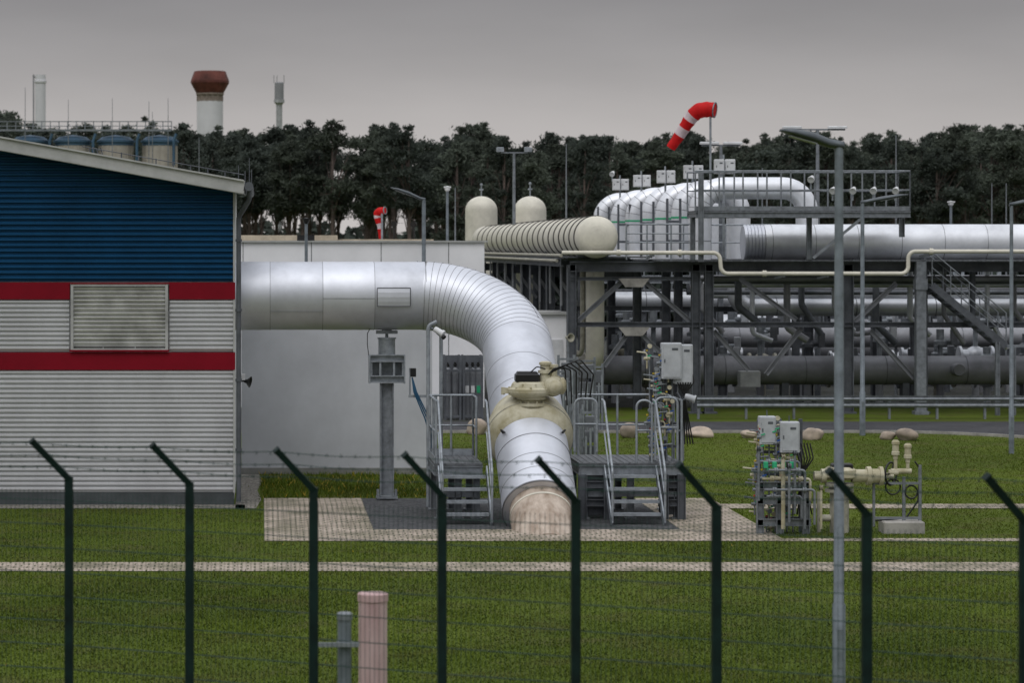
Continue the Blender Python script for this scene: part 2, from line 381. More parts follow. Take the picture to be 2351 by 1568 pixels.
mb=MB(); xv=X(222,53); zv=roofz(xv)
for k in range(4):
    mb.tube([(xv-.12+k*.08,53,zv-.02),(xv-.14+k*.07,53,zv+.1+.03*(k%2)),(xv-.05+k*.05,53,zv+.14-.03*k)],.009,6)
B.part('roof_cable',mb,steelD,parent=roof)
# speaker
sp=Thing('horn_speaker',(X(563,53.5),53.5,Z(875,53.5)),'small black and white horn speaker on the building corner','speaker'); c=V(sp.loc)
mb=MB(); mb.lathe(c,(1,-.3,-.2),[(0,-.02),(.03,-.02),(.04,.03),(.11,.1),(.1,.1),(.02,.04)],14); mb.beam(c+V((-.12,0,.0)),c,.03,.03); sp.part('horn',mb,black)
mb=MB(); mb.rbox(c.x-.08,c.x+.0,c.y-.05,c.y+.05,c.z+.02,c.z+.14,0,.01); sp.part('bracket',mb,whiteP)

# ================= annex and far hall =================
A=Thing('annex_building',(1.5,60,0),'plain grey-white rendered annex wall behind the pipe','building')
mb=MB(); mb.box(-.42,X(992,60),60,66,0.0,4.1); A.part('wall',mb,render_)
mb=MB(); mb.box(-.46,X(992,60)+.05,59.95,66.05,4.1,4.2); A.part('parapet',mb,greyR)
mb=MB(); mb.box(-.46,X(992,60)+.02,59.97,60,0.0,.14); A.part('plinth',mb,M('plinth_grey',(.26,.26,.25),.9))
H=Thing('warehouse_hall',(2,85,0),'long white panelled hall with a beige roof edge','building')
YH=85; x1=X(1112,YH); zt=Z(556,YH)
mb=MB(); mb.box(-10,x1,YH,YH+10,0,zt); H.part('wall',mb,hallW)
mb=MB()
for u in (558,715,875,1030): mb.box(X(u,YH)-.012,X(u,YH)+.012,YH-.006,YH,.2,zt)
H.part('panel_joint',mb,seam,split=True)
mb=MB(); mb.box(-10.1,x1+.1,YH-.08,YH+10,zt,zt+.05); H.part('coping',mb,greyR)
mb=MB(); mb.box(-10,X(775,YH+2),YH+2,YH+9,zt+.05,zt+.22); mb.box(X(790,YH+2),X(1000,YH+2),YH+3,YH+9,zt+.05,zt+.1); H.part('roof',mb,beige,split=True)
mb=MB(); mb.box(X(682,YH+1.5),X(722,YH+1.5),YH+1.3,YH+1.6,zt+.05,zt+.22); H.part('roof_vent',mb,black)
cb=Thing('equipment_cabin',(X(1265,83),83,0),'small white metal equipment cabin with flat roof','cabin')
mb=MB(); mb.box(X(1232,83),X(1300,83),83,85,0,Z(722,83)); cb.part('wall',mb,hallW)
mb=MB(); mb.box(X(1228,83),X(1303,83),82.9,85.1,Z(722,83),Z(716,83)); cb.part('roof',mb,greyR)
mb=MB(); mb.box(X(1262,83),X(1292,83),82.97,83,.15,2.1); cb.part('door',mb,whiteP)

# ================= main pipe =================
PY=54.0; PZ=Z(679,PY); pr=.65; R=1.75; xc=4.72; a=math.radians(33.8)
ex=V((1,0,0)); d=V((.008,-math.cos(a),-math.sin(a))).normalized()
corner=V((xc,PY,PZ)); pa=corner-ex*R; cen=pa+d*R
arc=[cen-d*R*math.cos(t)+ex*R*math.sin(t) for t in [math.pi/2*k/42 for k in range(43)]]
pend=arc[-1]
Pm=Thing('gas_pipeline',(xc,51,0),'large silver aluminium-clad gas pipe bending down into the ground','pipeline')
def cl(Yq): t=(pend.y-Yq)/(-d.y); return pend+d*t
SPH=cl(50.4)
def band(mb,c,ax,r=pr,w=.008,mi=2,t=.0025): mb.lathe(c,ax,[(r-.01,-w/2),(r+t,-w/2),(r+t,w/2),(r-.01,w/2)],72,mi,False)
mb=MB()
us=[553,620,740,858,975]; xs=[-.7]+[X(u,PY) for u in us[1:]]
for i,(q0,q1) in enumerate(zip(xs[:-1],xs[1:])): mb.tube([(q0,PY,PZ),(q1,PY,PZ)],pr-.003*(i%2),72,i%2,caps=False)
mb.tube([V((xs[-1],PY,PZ))]+[p for p in arc if p.x>xs[-1]+.01],pr,72,0,caps=False)
mb.tube([pend,cl(50.5)],pr,72,1,caps=False)
for x in xs[1:]: band(mb,(x,PY,PZ),ex)
NB=21
for k in range(1,NB+1):
    t=math.pi/2*k/NB; c=cen-d*R*math.cos(t)+ex*R*math.sin(t); tg=(d*math.sin(t)+ex*math.cos(t)); band(mb,c,tg)
for q in (51.75,51.15): band(mb,cl(q),d)
nn=ex.cross(d).normalized()
if nn.z<0: nn=-nn
ls=[]
for k in range(0,39):
    t=math.pi/2*k/42; c=cen-d*R*math.cos(t)+ex*R*math.sin(t); rad=(c-cen).normalized(); ls.append(c+(rad*.62+nn*.785)*(pr+.002))
for q0,q1 in zip(ls[:-1],ls[1:]): mb.beam(q0,q1,.008,.006,2)
for p in ls[::2]: mb.sphere(p,.013,6,4,2)
def ang(th,x0,x1):
    yy=PY-math.cos(th)*(pr+.002); zz=PZ+math.sin(th)*(pr+.002); mb.beam((x0,yy,zz),(x1,yy,zz),.006,.008,2)
ang(-.06,xs[2],xs[3]); ang(-.45,xs[1],xs[2])
Pm.part('horizontal_pipe',mb,[alu,alu2,seam])
mb=MB(); ins_end=cl(48.65)
mb.tube([cl(50.3),cl(49.4)],pr-.005,72,0,caps=False); mb.tube([cl(49.4),ins_end],pr-.001,72,0,caps=True)
for q in (49.75,49.3,48.98): band(mb,cl(q),d,mi=1)
band(mb,ins_end,d,w=.03,t=.008,mi=1)
Pm.part('lower_pipe',mb,[alu,seam])
mb=MB(); hx0,hx1=X(863,PY),X(938,PY)
for k in range(4):
    t0=.24-.52*k/4; t1=.24-.52*(k+1)/4; q=pr+.02
    mb.add([(hx0,PY-math.cos(t0)*q,PZ+math.sin(t0)*q),(hx1,PY-math.cos(t0)*q,PZ+math.sin(t0)*q),(hx1,PY-math.cos(t1)*q,PZ+math.sin(t1)*q),(hx0,PY-math.cos(t1)*q,PZ+math.sin(t1)*q)],[(0,3,2,1)],0,True)
for t0 in (.24,-.28): q=pr+.02; mb.beam((hx0,PY-math.cos(t0)*q,PZ+math.sin(t0)*q),(hx1,PY-math.cos(t0)*q,PZ+math.sin(t0)*q),.014,.014,1)
for xx in (hx0,hx1):
    mb.tube([(xx,PY-math.cos(t0)*(pr+.02),PZ+math.sin(t0)*(pr+.02)) for t0 in [.24-.52*k/5 for k in range(6)]],.008,5,1)
Pm.part('hatch',mb,[alu,seamD])
mb=MB(); mb.tube([cl(48.75),cl(47.6)],.53,48,0); Pm.part('stained_sleeve',mb,sleeveM)
mb=MB(); mb.lathe(cl(48.5),d,[(.5,-.02),(.54,-.02),(.54,.02),(.5,.02)],48,0,False); Pm.part('strap',mb,[cream])
# valve body & actuator
VL=Thing('ball_valve',(SPH.x,SPH.y,0),'big cream ball valve with gear actuator on the pipeline','valve')
mb=MB(); pf=[(.64,-.58),(.645,-.5),(.67,-.42),(.72,-.28),(.76,-.12),(.77,0),(.76,.12),(.72,.22),(.68,.29),(.65,.33),(.62,.34)]
mb.lathe(SPH,d,pf,64)
VL.part('body',mb,creamD)
mb=MB(); mb.lathe(SPH+d*.03,d,[(.76,-.012),(.774,-.01),(.774,.01),(.76,.012)],56,0,False); VL.part('weld_seam',mb,creamK)
T=V((SPH.x,50.08,1.96)); mb=MB()
mb.lathe(T,(0,0,1),[(.42,-.3),(.3,-.12),(.24,-.02),(.2,.0),(.2,.04),(.28,.04),(.28,.09),(.19,.1),(.19,.14),(.26,.16),(.26,.2),(.0,.2)],28)
for k in range(10):
    t=k*.628; mb.cyl(T+V((.24*math.cos(t),.24*math.sin(t),.02)),T+V((.24*math.cos(t),.24*math.sin(t),.13)),.018,6)
neck=VL.part('stem_flange',mb,creamD)
G=T+V((-.04,0,.24)); mb=MB()
mb.lathe(G,(0,0,1),[(.26,-.05),(.3,-.03),(.36,.0),(.38,.04),(.38,.1),(.33,.13),(.3,.2),(.27,.23),(0,.23)],28)
mb.beam(G+V((-.46,0,.07)),G+V((-.3,0,.07)),.09,.1); mb.beam(G+V((.2,-.02,.12)),G+V((.42,-.02,.12)),.2,.2)
for k in range(8):
    t=k*.785; mb.cyl(G+V((.35*math.cos(t),.35*math.sin(t),.01)),G+V((.35*math.cos(t),.35*math.sin(t),.14)),.018,6)
    mb.beam(G+V((.3*math.cos(t+.3),.3*math.sin(t+.3),.1)),G+V((.3*math.cos(t+.3),.3*math.sin(t+.3),.2)),.03,.05)
mb.cyl(G+V((-.46,0,.13)),G+V((-.46,0,.0)),.035,8)
gear=VL.part('gear_housing',mb,creamD)
mb=MB(); mb.grp(); mb.rbox(G.x-.25,G.x+.17,G.y-.2,G.y+.15,G.z+.24,G.z+.38,0,.03); mb.rbox(G.x-.22,G.x+.14,G.y-.17,G.y+.12,G.z+.38,G.z+.41,0,.02); VL.part('indicator_box',mb,black)
mb=MB(); Q=G+V((.42,-.05,.16))
mb.lathe(Q+V((0,-.2,0)),(0,1,0),[(0,0),(.1,0),(.14,.03),(.17,.08),(.17,.3),(.2,.31),(.2,.36),(.14,.38),(.14,.5),(0,.5)],24)
mb.lathe(Q+V((.12,-.02,-.0)),(1,0,0),[(.11,-.1),(.11,0),(.15,.0),(.15,.06),(.09,.1),(0,.1)],20)
mb.lathe(Q+V((-.14,0,.0)),(0,0,1),[(.1,0),(.1,.22),(.13,.22),(.13,.27),(.09,.28),(.09,.36),(.11,.37),(.11,.41),(.06,.43),(0,.43)],20)
mb.lathe(Q+V((.0,.0,.1)),(0,0,1),[(.07,0),(.07,.22),(.09,.22),(.09,.27),(0,.28)],16)
mb.sphere(Q+V((.02,-.18,-.02)),.13,16,8); VL.part('motor',mb,creamD)
mb=MB()
for k in range(6):
    s0=Q+V((-.1+.05*k,-.15,.2+.03*k)); mb.tube(fillet([s0,s0+V((.1+.04*k,-.05,.12)),s0+V((.3+.05*k,.1,.1-.05*k)),s0+V((.35+.03*k,.2,-.55))],.06,4),.014,6)
mb.tube(fillet([Q+V((-.15,-.1,.3)),Q+V((-.3,-.1,.34)),Q+V((-.45,-.1,.2)),Q+V((-.5,-.1,.1))],.06,4),.012,6)
VL.part('cable',mb,black,split=True)
mb=MB()
for sx in (-1,1): mb.tube([SPH+V((sx*.5,-.55,.05)),SPH+V((sx*.56,-.62,.13)),SPH+V((sx*.5,-.7,.09))],.018,6)
VL.part('lifting_lug',mb,black,split=True)

# pipe support
Sx=X(888,PY); S=Thing('pipe_support',(Sx,PY,0),'grey steel column with spring can carrying the pipe','pipe support')
zc=lambda v:Z(v,PY)
mb=MB(); mb.hbeam((Sx,PY,.08),(Sx,PY,zc(880)),.24,.26,.025,0,(1,0,0)); S.part('column',mb,galv)
mb=MB(); mb.box(Sx-.2,Sx+.2,PY-.2,PY+.2,.03,.06)
for sx in(-1,1): mb.beam((Sx+sx*.17,PY-.05,.06),(Sx+sx*.17,PY-.05,.2),.05,.05)
for sx in(-1,1):
    for sy in(-1,1): mb.cyl((Sx+sx*.16,PY+sy*.16,.0),(Sx+sx*.16,PY+sy*.16,.12),.02,6)
S.part('base_plate',mb,galv)
mb=MB()
for v in (870,822): mb.hbeam((Sx-.34,PY-.1,zc(v)),(Sx+.34,PY-.1,zc(v)),.16,.14,.02)
for sx in (-.3,-.13,.13,.3): mb.box(Sx+sx-.02,Sx+sx+.02,PY-.16,PY+.14,zc(864),zc(828))
for sx in (-.33,.33): mb.box(Sx+sx-.012,Sx+sx+.012,PY-.2,PY+.2,zc(880),zc(816))
mb.box(Sx-.3,Sx+.3,PY+.1,PY+.12,zc(864),zc(828))
S.part('head_frame',mb,galvL)
mb=MB(); mb.cyl((Sx,PY,zc(816)),(Sx,PY,zc(778)),.16,24); mb.cyl((Sx,PY,zc(778)),(Sx,PY,zc(775)),.18,24); mb.cyl((Sx,PY,zc(775)),(Sx,PY,zc(766)),.03,10); S.part('spring_can',mb,galvL)
mb=MB(); mb.box(Sx-.2,Sx+.2,PY-.15,PY+.15,zc(766),zc(759)); mb.box(Sx-.09,Sx+.09,PY-.12,PY+.12,zc(759),zc(752)); S.part('saddle',mb,galv)
mb=MB(); mb.tube(fillet([(X(846,PY),PY-.1,zc(815)),(X(843,PY),PY-.1,zc(790)),(X(843,PY),PY-.1,zc(765)),(X(850,PY),PY-.2,zc(752))],.04,4),.008,5); S.part('cable',mb,black)

# ================= access platforms =================
def rail(mb,pts,h=1.1,r=.021,mid=.55,posts=True,mi=0):
    P=[V(p) for p in pts]; mb.tube([p+V((0,0,h)) for p in P],r,8,mi)
    if mid: mb.tube([p+V((0,0,mid)) for p in P],r*.8,8,mi)
    if posts:
        for p in P: mb.cyl(p,p+V((0,0,h)),r,8,mi)
def platform(name,x0,x1,y0,y1,z,sx0,sx1,label):
    Tt=Thing(name,((x0+x1)/2,y0,0),label,'platform')
    mb=MB(); mb.box(x0,x1,y0,y1,z-.04,z)
    k=x0+.06
    while k<x1: mb.box(k,k+.01,y0,y1,z,z+.008); k+=.12
    Tt.part('deck',mb,grate)
    mb=MB()
    for yy in (y0+.03,y1-.03): mb.hbeam((x0,yy,z-.13),(x1,yy,z-.13),.08,.17,.015)
    for xx in (x0+.03,x1-.03): mb.hbeam((xx,y0,z-.131),(xx,y1,z-.131),.08,.165,.015)
    for xx in (x0+.1,x1-.1,(x0+x1)/2):
        for yy in (y0+.12,y1-.12): mb.grp(); mb.hbeam((xx,yy,0),(xx,yy,z-.2),.12,.12,.012,0,(1,0,0)); mb.box(xx-.1,xx+.1,yy-.1,yy+.1,.01,.03); mb.end()
    mb.beam((x0+.1,y0+.1,z-.55),(x1-.1,y0+.1,z-.55),.08,.1)
    Tt.part('support_beam',mb,galv,split=True)
    yb=y0-1.15; n=5
    mb=MB()
    for i in range(1,n): 
        zt=z*(1-i/n); yt=y0-(i-.35)*(1.15/n)
        mb.grp(); mb.box(sx0+.03,sx1-.03,yt-.12,yt+.11,zt-.03,zt,0); mb.box(sx0+.03,sx1-.03,yt-.125,yt-.12,zt-.045,zt+.003,0); mb.end()
    Tt.part('stair_tread',mb,galvL,split=True)
    mb=MB()
    for xx in (sx0,sx1): mb.beam((xx,y0,z-.1),(xx,yb,.0),.025,.17,0,(0,0,1))
    Tt.part('stringer',mb,galvL,split=True)
    mb=MB()
    for xx in (sx0,sx1):
        mb.grp(); pts=fillet([(xx,y0+.3,z+1.1),(xx,y0-.02,z+1.08),(xx,yb-.05,.95),(xx,yb-.02,.08)],.12,5); mb.tube(pts,.021,8)
        mb.tube([(xx,y0-.02,z+.55),(xx,yb-.04,.5)],.015,8); mb.end()
    Tt.part('stair_handrail',mb,galvL,split=True)
    return Tt
z=.99
PL=platform('access_platform',X(990,51),X(1108,50),50,52,z,X(1006,50)-.0,X(1117,50),'small galvanised step platform with handrails beside the pipe')
x0,x1=X(990,51),X(1108,50)
mb=MB(); rail(mb,[(x0+.03,50.05,z),(x0+.03,51,z),(x0+.03,51.95,z)]); rail(mb,[(x0+.03,51.97,z),((x0+x1)/2,51.97,z),(x1-.02,51.97,z)]);rail(mb,[(x1-.02,51.97,z),(x1-.02,51.2,z)])
mb.box(x0,x0+.01,50,52,z,z+.12);mb.box(x0,x1,51.98,51.99,z,z+.12); PL.part('handrail',mb,galvL)
z2=1.0; rx0,rx1=X(1322,50.5),X(1560,50.5)
PR=platform('access_platform',rx0,rx1,50,52,z2,X(1387,50),X(1505,50),'wide galvanised step platform carrying instruments beside the pipe')
mb=MB()
def hoop(xa,ya,xb,yb,zb_,h):
    mb.grp(); mb.tube(fillet([(xa,ya,zb_),(xa,ya,zb_+h),(xb,yb,zb_+h),(xb,yb,zb_)],.12,6),.021,8); mb.tube([(xa,ya,zb_+h*.52),(xb,yb,zb_+h*.52)],.016,8); mb.end()
xh=X(1308,50.3); xh2=X(1366,50.3); 
hoop(xh+.05,50.02,xh2,50.02,z2+.2,.93); hoop(xh+.12,50.5,xh2+.03,50.5,z2+.15,.95); hoop(X(1462,50),50.03,X(1497,50),50.03,z2,1.1); hoop(X(1505,50),50.03,X(1556,50),50.03,z2+.05,1.1)
mb.grp(); rail(mb,[(rx1-.03,50.05,z2),(rx1-.03,51,z2),(rx1-.03,51.95,z2)]); mb.end(); mb.grp(); rail(mb,[(rx0+.2,51.97,z2),((rx0+rx1)/2,51.97,z2),(rx1-.03,51.97,z2)]); mb.end()
PR.part('handrail',mb,galvL,split=True)
mb=MB()
for zz in (.3,.62): mb.hbeam((rx0,50.0,zz),(rx0+.55,50.0,zz),.1,.12,.012); mb.hbeam((rx1-.45,50,zz),(rx1,50,zz),.1,.12,.012)
for xx in (rx0+.05,rx0+.5,rx1-.05,rx1-.35): mb.hbeam((xx,49.95,0),(xx,49.95,.8),.14,.14,.015,0,(1,0,0))
PR.part('cross_beam',mb,steelD,split=True)
mb=MB(); mb.box(rx0+.02,rx0+.5,50.1,50.12,.08,.9); mb.box(rx1-.42,rx1-.02,50.1,50.12,.08,.9); PR.part('back_plate',mb,steelD,split=True)
def cabinet(mbx,x0,x1,y,z0,z1,dp=.2):
    mbx.rbox(x0,x1,y-dp,y,z0,z1,0,.015); 
    mbx.box(x0+.03,x1-.03,y-dp-.012,y-dp,z0+.03,z1-.03)
    mbx.box(x0+.04,x0+.06,y-dp-.02,y-dp-.012,(z0+z1)/2-.03,(z0+z1)/2+.03,1)
    mbx.box(x0+.5*(x1-x0),x0+.8*(x1-x0),y-dp-.016,y-dp-.012,z1-.13,z1-.09,1)
def instr(name,cx,Y,zb0,zt,label,boxes,seed,valves=8,w=.5):
    rnd=random.Random(seed)
    I=Thing(name,(cx,Y,zb0),label,'instrument rack')
    mb=MB()
    for sx in (-w/2,0,w/2): mb.beam((cx+sx,Y,zb0),(cx+sx,Y,zt-.05),.06,.06)
    for k in range(5): zz=zb0+(zt-zb0)*(.12+.19*k); mb.beam((cx-w/2,Y-.04,zz),(cx+w/2,Y-.04,zz),.04,.05)
    I.part('stand',mb,steelD)
    for (bx0,bx1,bz0,bz1,by) in boxes:
        m=MB(); cabinet(m,bx0,bx1,by,bz0,bz1); m.cyl(((bx0+bx1)/2,by-.1,bz1),((bx0+bx1)/2,by-.1,bz1+.1),.01,6,1); I.part('control_box',m,[boxw,steelD])
    mb=MB(); mc=MB(); mr=MB(); md=MB()
    for k in range(valves):
        xx=cx-w/2-.12+(w*.9)*rnd.random(); zz=zb0+(zt-zb0)*(.1+.85*k/valves); yy=Y-.15-.1*rnd.random()
        m=[mb,md,md][k%3]
        m.tube(fillet([(xx,yy,zz-.28),(xx,yy,zz),(xx+.18*rnd.choice([-1,1]),yy,zz+.02)],.05,4),.014,8)
        m.sphere((xx,yy,zz-.1),.034,10,6); m.cyl((xx-.055,yy,zz-.1),(xx+.055,yy,zz-.1),.027,8)
        mc.beam((xx,yy-.06,zz-.06),(xx+.07,yy-.06,zz-.04),.016,.02,rnd.randint(0,1)); mr.cyl((xx,yy,zz+.03),(xx,yy,zz+.055),.02,8,rnd.randint(0,1))
        m.cyl((xx+.05,yy-.03,zz+.12),(xx+.05,yy+.02,zz+.12),.04,12)
    for k in range(7):
        xx=cx-w/2-.05+.1*k; md.cyl((xx,Y-.12,zb0),(xx,Y-.12,zt-.3-.07*k),.013,8)
    I.part('tubing',mb,creamD); I.part('pipework',md,galv); I.part('lever',mc,[greenB,blueB],split=True); I.part('cap',mr,[redB,yel],split=True)
    mb=MB()
    for k in range(7):
        xx=cx+w*.25+.05*k; mb.tube(fillet([(xx,Y-.18,zt-.45),(xx+.05,Y-.22,zt-.7),(xx+.18-.05*k,Y-.2,zt-.95),(xx+.05,Y-.1,zb0+.3)],.08,4),.012,6)
    I.part('cable',mb,[black],split=True); return I
Yq=50.6; cx=X(1528,Yq)
instr('instrument_rack',cx,Yq,z2,Z(785,Yq),'instrument rack with grey control boxes and small valves on the platform',
  [(X(1514,Yq),X(1560,Yq),Z(868,Yq),Z(786,Yq),Yq-.1),(X(1545,Yq),X(1587,Yq),Z(880,Yq),Z(790,Yq),Yq-.02)],3,22,.5)
Yk=47.9; 
instr('instrument_skid',X(1790,Yk),Yk,0,Z(955,Yk),'grey instrument skid with two control boxes and small valves',
  [(X(1738,Yk),X(1776,Yk),Z(1018,Yk),Z(954,Yk),Yk-.05),(X(1784,Yk),X(1828,Yk),Z(1036,Yk),Z(966,Yk),Yk-.12)],9,34,.7)
sk=Thing('pipe_manifold',(X(1790,47.3),47.3,0),'cream pipe manifold on dark steel frame','manifold')
mb=MB(); Yj=47.5
for u in (1745,1790,1850): mb.hbeam((X(u,Yj),Yj,0),(X(u,Yj),Yj,Z(1110,Yj)),.1,.12,.012,0,(1,0,0))
for v in (1115,1150,1200): mb.hbeam((X(1740,Yj),Yj,Z(v,Yj)),(X(1862,Yj),Yj,Z(v,Yj)),.08,.12,.012)
sk.part('frame',mb,galv)
mb=MB(); 
for k,(u0,v0,u1,v1) in enumerate([(1745,1060,1835,1120),(1750,1100,1860,1150),(1760,1140,1840,1190),(1742,1030,1742,1150),(1798,1050,1798,1215),(1885,1120,1885,1215),(1825,1040,1825,1180),(1765,1080,1848,1215),(1755,1125,1870,1205),(1812,1070,1812,1200)]):
    yy=Yj-.15-.03*k; mi=1 if k not in (1,4,5) else 0
    mb.tube(fillet([(X(u0,yy),yy,Z(v0,yy)),(X(u1,yy),yy,Z(v0,yy)),(X(u1,yy),yy,Z(v1,yy))],.05,4) if u0!=u1 else [(X(u0,yy),yy,Z(v0,yy)),(X(u0,yy),yy,Z(v1,yy))],.022 if k!=4 else .035,10,mi)
    for j in range(3):
        q=(X(u0+(u1-u0)*(.2+.3*j),yy),yy,Z(v0,yy)); mb.lathe(V(q)-V((.03,0,0)),(1,0,0),[(0,0),(.045,0),(.045,.02),(.035,.03),(.045,.04),(.045,.06),(0,.06)],12,mi,False)
sk.part('pipework',mb,[creamD,galv])
mb=MB()
for k in range(4): mb.rbox(X(1752+20*k,Yj-.2),X(1762+20*k,Yj-.2),Yj-.28,Yj-.2,Z(1072,Yj),Z(1058,Yj),0,.01)
sk.part('fitting',mb,[greenB],split=True)
# buried valve with handwheel
Yv=47.8; hv=Thing('hand_wheel_valve',(X(1925,Yv),Yv,0),'cream underground valve column with gearbox and handwheel','valve')
P=lambda u,v,y=Yv:V((X(u,y),y,Z(v,y)))
mb=MB(); mb.cyl(V((X(1927,Yv),Yv,0)),P(1927,1118),.16,20); mb.lathe(P(1927,1130),(0,0,1),[(.17,0),(.24,0),(.24,.05),(.17,.05),(.17,.1),(.24,.1),(.24,.15),(0,.15)],20,0,False)
mb.cyl(P(1880,1190),P(1925,1190),.06,12); mb.cyl(V((X(1880,Yv),Yv,0)),P(1880,1130),.035,12); hv.part('column',mb,creamK)
mb=MB(); mb.lathe(P(1928,1095),(0,0,1),[(.18,-.05),(.27,0),(.27,.12),(.2,.17),(0,.17)],24); mb.lathe(P(1885,1093),(1,0,0),[(0,-.12),(.08,-.12),(.08,0),(.12,0),(.12,.08),(.07,.1),(.07,.3)],18); mb.lathe(P(1955,1093),(1,0,0),[(.11,0),(.11,.25),(.16,.25),(.16,.32),(.12,.34),(.12,.46),(.16,.46),(.16,.52),(.05,.54),(.05,.7)],20); hv.part('gearbox',mb,creamD)
mb=MB(); mb.rbox(P(1908,0).x,P(1955,0).x,Yv-.15,Yv+.1,Z(1082,Yv),Z(1064,Yv),0,.02); hv.part('indicator_box',mb,black)
mb=MB(); c=P(2045,1088); axw=V((.75,-.66,0)); mb.torus(c,axw,.19,.018,28,8); xw,yw=perp(axw)
for k in range(3):
    t=k*2.094; mb.cyl(c,c+(xw*math.cos(t)+yw*math.sin(t))*.19,.014,6)
mb.sphere(c,.04,10,6); hv.part('hand_wheel',mb,black)
mb=MB(); mb.cyl(P(2040,1085),P(2062,1085),.05,12)
for u,v0 in ((2056,1012),(2084,1020)):
    mb.lathe(P(u,v0+42),(0,0,1),[(0,-.0),(.04,0),(.04,.06),(.067,.07),(.067,.12),(.055,.13),(.055,.24),(.067,.25),(.067,.29),(.04,.32),(0,.32)],16); mb.cyl(P(u,v0+42),P(u,1085),.03,10)
mb.cyl(P(2045,1082),P(2092,1082),.045,12); hv.part('actuator',mb,creamD)
mb=MB()
for u,v0 in ((2075,1095),(2112,1068)): mb.cyl(V((X(u,Yv),Yv,0.1)),P(u,v0),.03,8)
for v in (1110,1190): mb.beam(P(2005,v),P(2112,v),.04,.04)
mb.cyl(V((X(2006,Yv),Yv,0.1)),P(2006,1110),.025,8)
hv.part('stand',mb,galv)
mb=MB(); mb.torus(P(2050,1118),(.2,-1,0),.13,.014,22,6); mb.torus(P(2092,1130),(.2,-1,0.1),.11,.014,22,6)
mb.tube(fillet([P(2100,1060),P(2112,1075),P(2108,1150),P(2080,1190),P(2010,1196)],.1,5),.015,6); hv.part('cable',mb,black,split=True)
mb=MB(); mb.rbox(X(2022,Yv),X(2116,Yv),Yv-.25,Yv+.2,0,.2,0,.02); hv.part('plinth',mb,concrete)

# CCTV posts
cp=Thing('camera_mast',(X(985,53),53,0),'tall galvanised camera mast with swan neck and white camera','security camera')
mb=MB(); Yc=52.4; mb.tube(fillet([(X(983,Yc),Yc,0),(X(983,Yc),Yc,Z(748,Yc)),(X(1003,Yc),Yc,Z(738,Yc))],.1,6),.035,12); mb.cyl((X(1015,Yc),Yc+.3,.9),(X(1015,Yc),Yc+.3,Z(772,Yc)),.035,12); mb.cyl((X(1000,Yc),Yc,0),(X(1000,Yc),Yc,Z(905,Yc)),.03,10); mb.tube([(X(990,Yc),Yc,Z(752,Yc)),(X(1015,Yc),Yc+.3,Z(774,Yc))],.02,8)
cp.part('mast',mb,galvL)
mb=MB(); c=P(1008,760,Yc); mb.lathe(c+V((-.08,0,.04)),(.8,-.4,-.5),[(0,0),(.05,0),(.055,.03),(.055,.16),(.07,.16),(.07,.2),(0,.2)],14); mb.sphere(c+V((.03,-.05,-.03)),.06,12,8); cp.part('camera_housing',mb,whiteP)
mb=MB(); mb.cyl(c+V((.07,-.09,-.1)),c+V((.09,-.11,-.12)),.045,10); cp.part('camera_glass',mb,black)
c2=Thing('security_camera',(X(1586,50.3),50.3,Z(930,50.3)),'white security camera bracketed to the instrument platform','security camera')
c=P(1580,912,50.3); mb=MB(); mb.lathe(c,(.9,-.2,-.3),[(0,-.06),(.05,-.06),(.06,0),(.06,.1),(.075,.1),(.075,.13),(0,.13)],14); c2.part('camera_housing',mb,boxw)
mb=MB(); mb.tube([c+V((-.02,0,-.02)),c+V((-.12,0,-.06)),c+V((-.2,0,.08))],.025,8); c2.part('bracket',mb,steelD)
bx=Thing('junction_post',(X(955,53),53,0),'slim post with black junction box and blue hoses','junction box')
mb=MB(); Yb=52.5; mb.rbox(X(942,Yb),X(955,Yb),Yb-.06,Yb,Z(865,Yb),Z(845,Yb),0,.01); bx.part('junction_box',mb,black)
mb=MB(); mb.beam((X(938,Yb),Yb+.02,Z(910,Yb)),(X(985,Yb),Yb+.02,Z(910,Yb)),.03,.05); mb.cyl((X(941,Yb),Yb+.02,Z(910,Yb)),(X(941,Yb),Yb+.02,Z(845,Yb)),.015,8); mb.cyl((X(983,Yb),Yb+.02,0),(X(983,Yb),Yb+.02,Z(905,Yb)),.025,8); bx.part('post',mb,galvL)
mb=MB()
for k in range(3): mb.tube(fillet([(X(946,Yb),Yb-.03,Z(866,Yb)),(X(950+3*k,Yb),Yb-.05,Z(900,Yb)),(X(975+5*k,Yb),Yb-.05,Z(960,Yb)),(X(990+3*k,Yb),Yb-.03,Z(1010,Yb)),(X(992+3*k,Yb),Yb-.03,.2)],.12,5),.013,6)
bx.part('hose',mb,M('hose_blue',(.02,.09,.17),.5),split=True)

# ================= gas cylinders etc behind elbow =================
Yg=79.0
for i,(u0,u1) in enumerate(((1021,1055),(1063,1105))):
    g=Thing('cylinder_rack',(X((u0+u1)/2,Yg),Yg,0),'steel rack holding grey gas cylinders against the wall','gas rack','gas cylinder racks')
    mb=MB()
    for u in (u0,u1):
        for dy in (-.3,.3): mb.beam((X(u,Yg),Yg+dy,0),(X(u,Yg),Yg+dy,Z(815,Yg)),.06,.06)
    for v in (817,850,905,955): mb.beam((X(u0,Yg),Yg-.3,Z(v,Yg)),(X(u1,Yg),Yg-.3,Z(v,Yg)),.05,.06)
    mb.box(X(u0,Yg),X(u1,Yg),Yg+.28,Yg+.3,.2,Z(820,Yg))
    mb.beam((X(u0,Yg),Yg-.3,Z(817,Yg)),(X((u0+u1)/2,Yg),Yg-.3,Z(850,Yg)),.03,.03)
    g.part('frame',mb,steelD)
cylG=M('cylinder_grey',(.2,.21,.23),.45,.2)
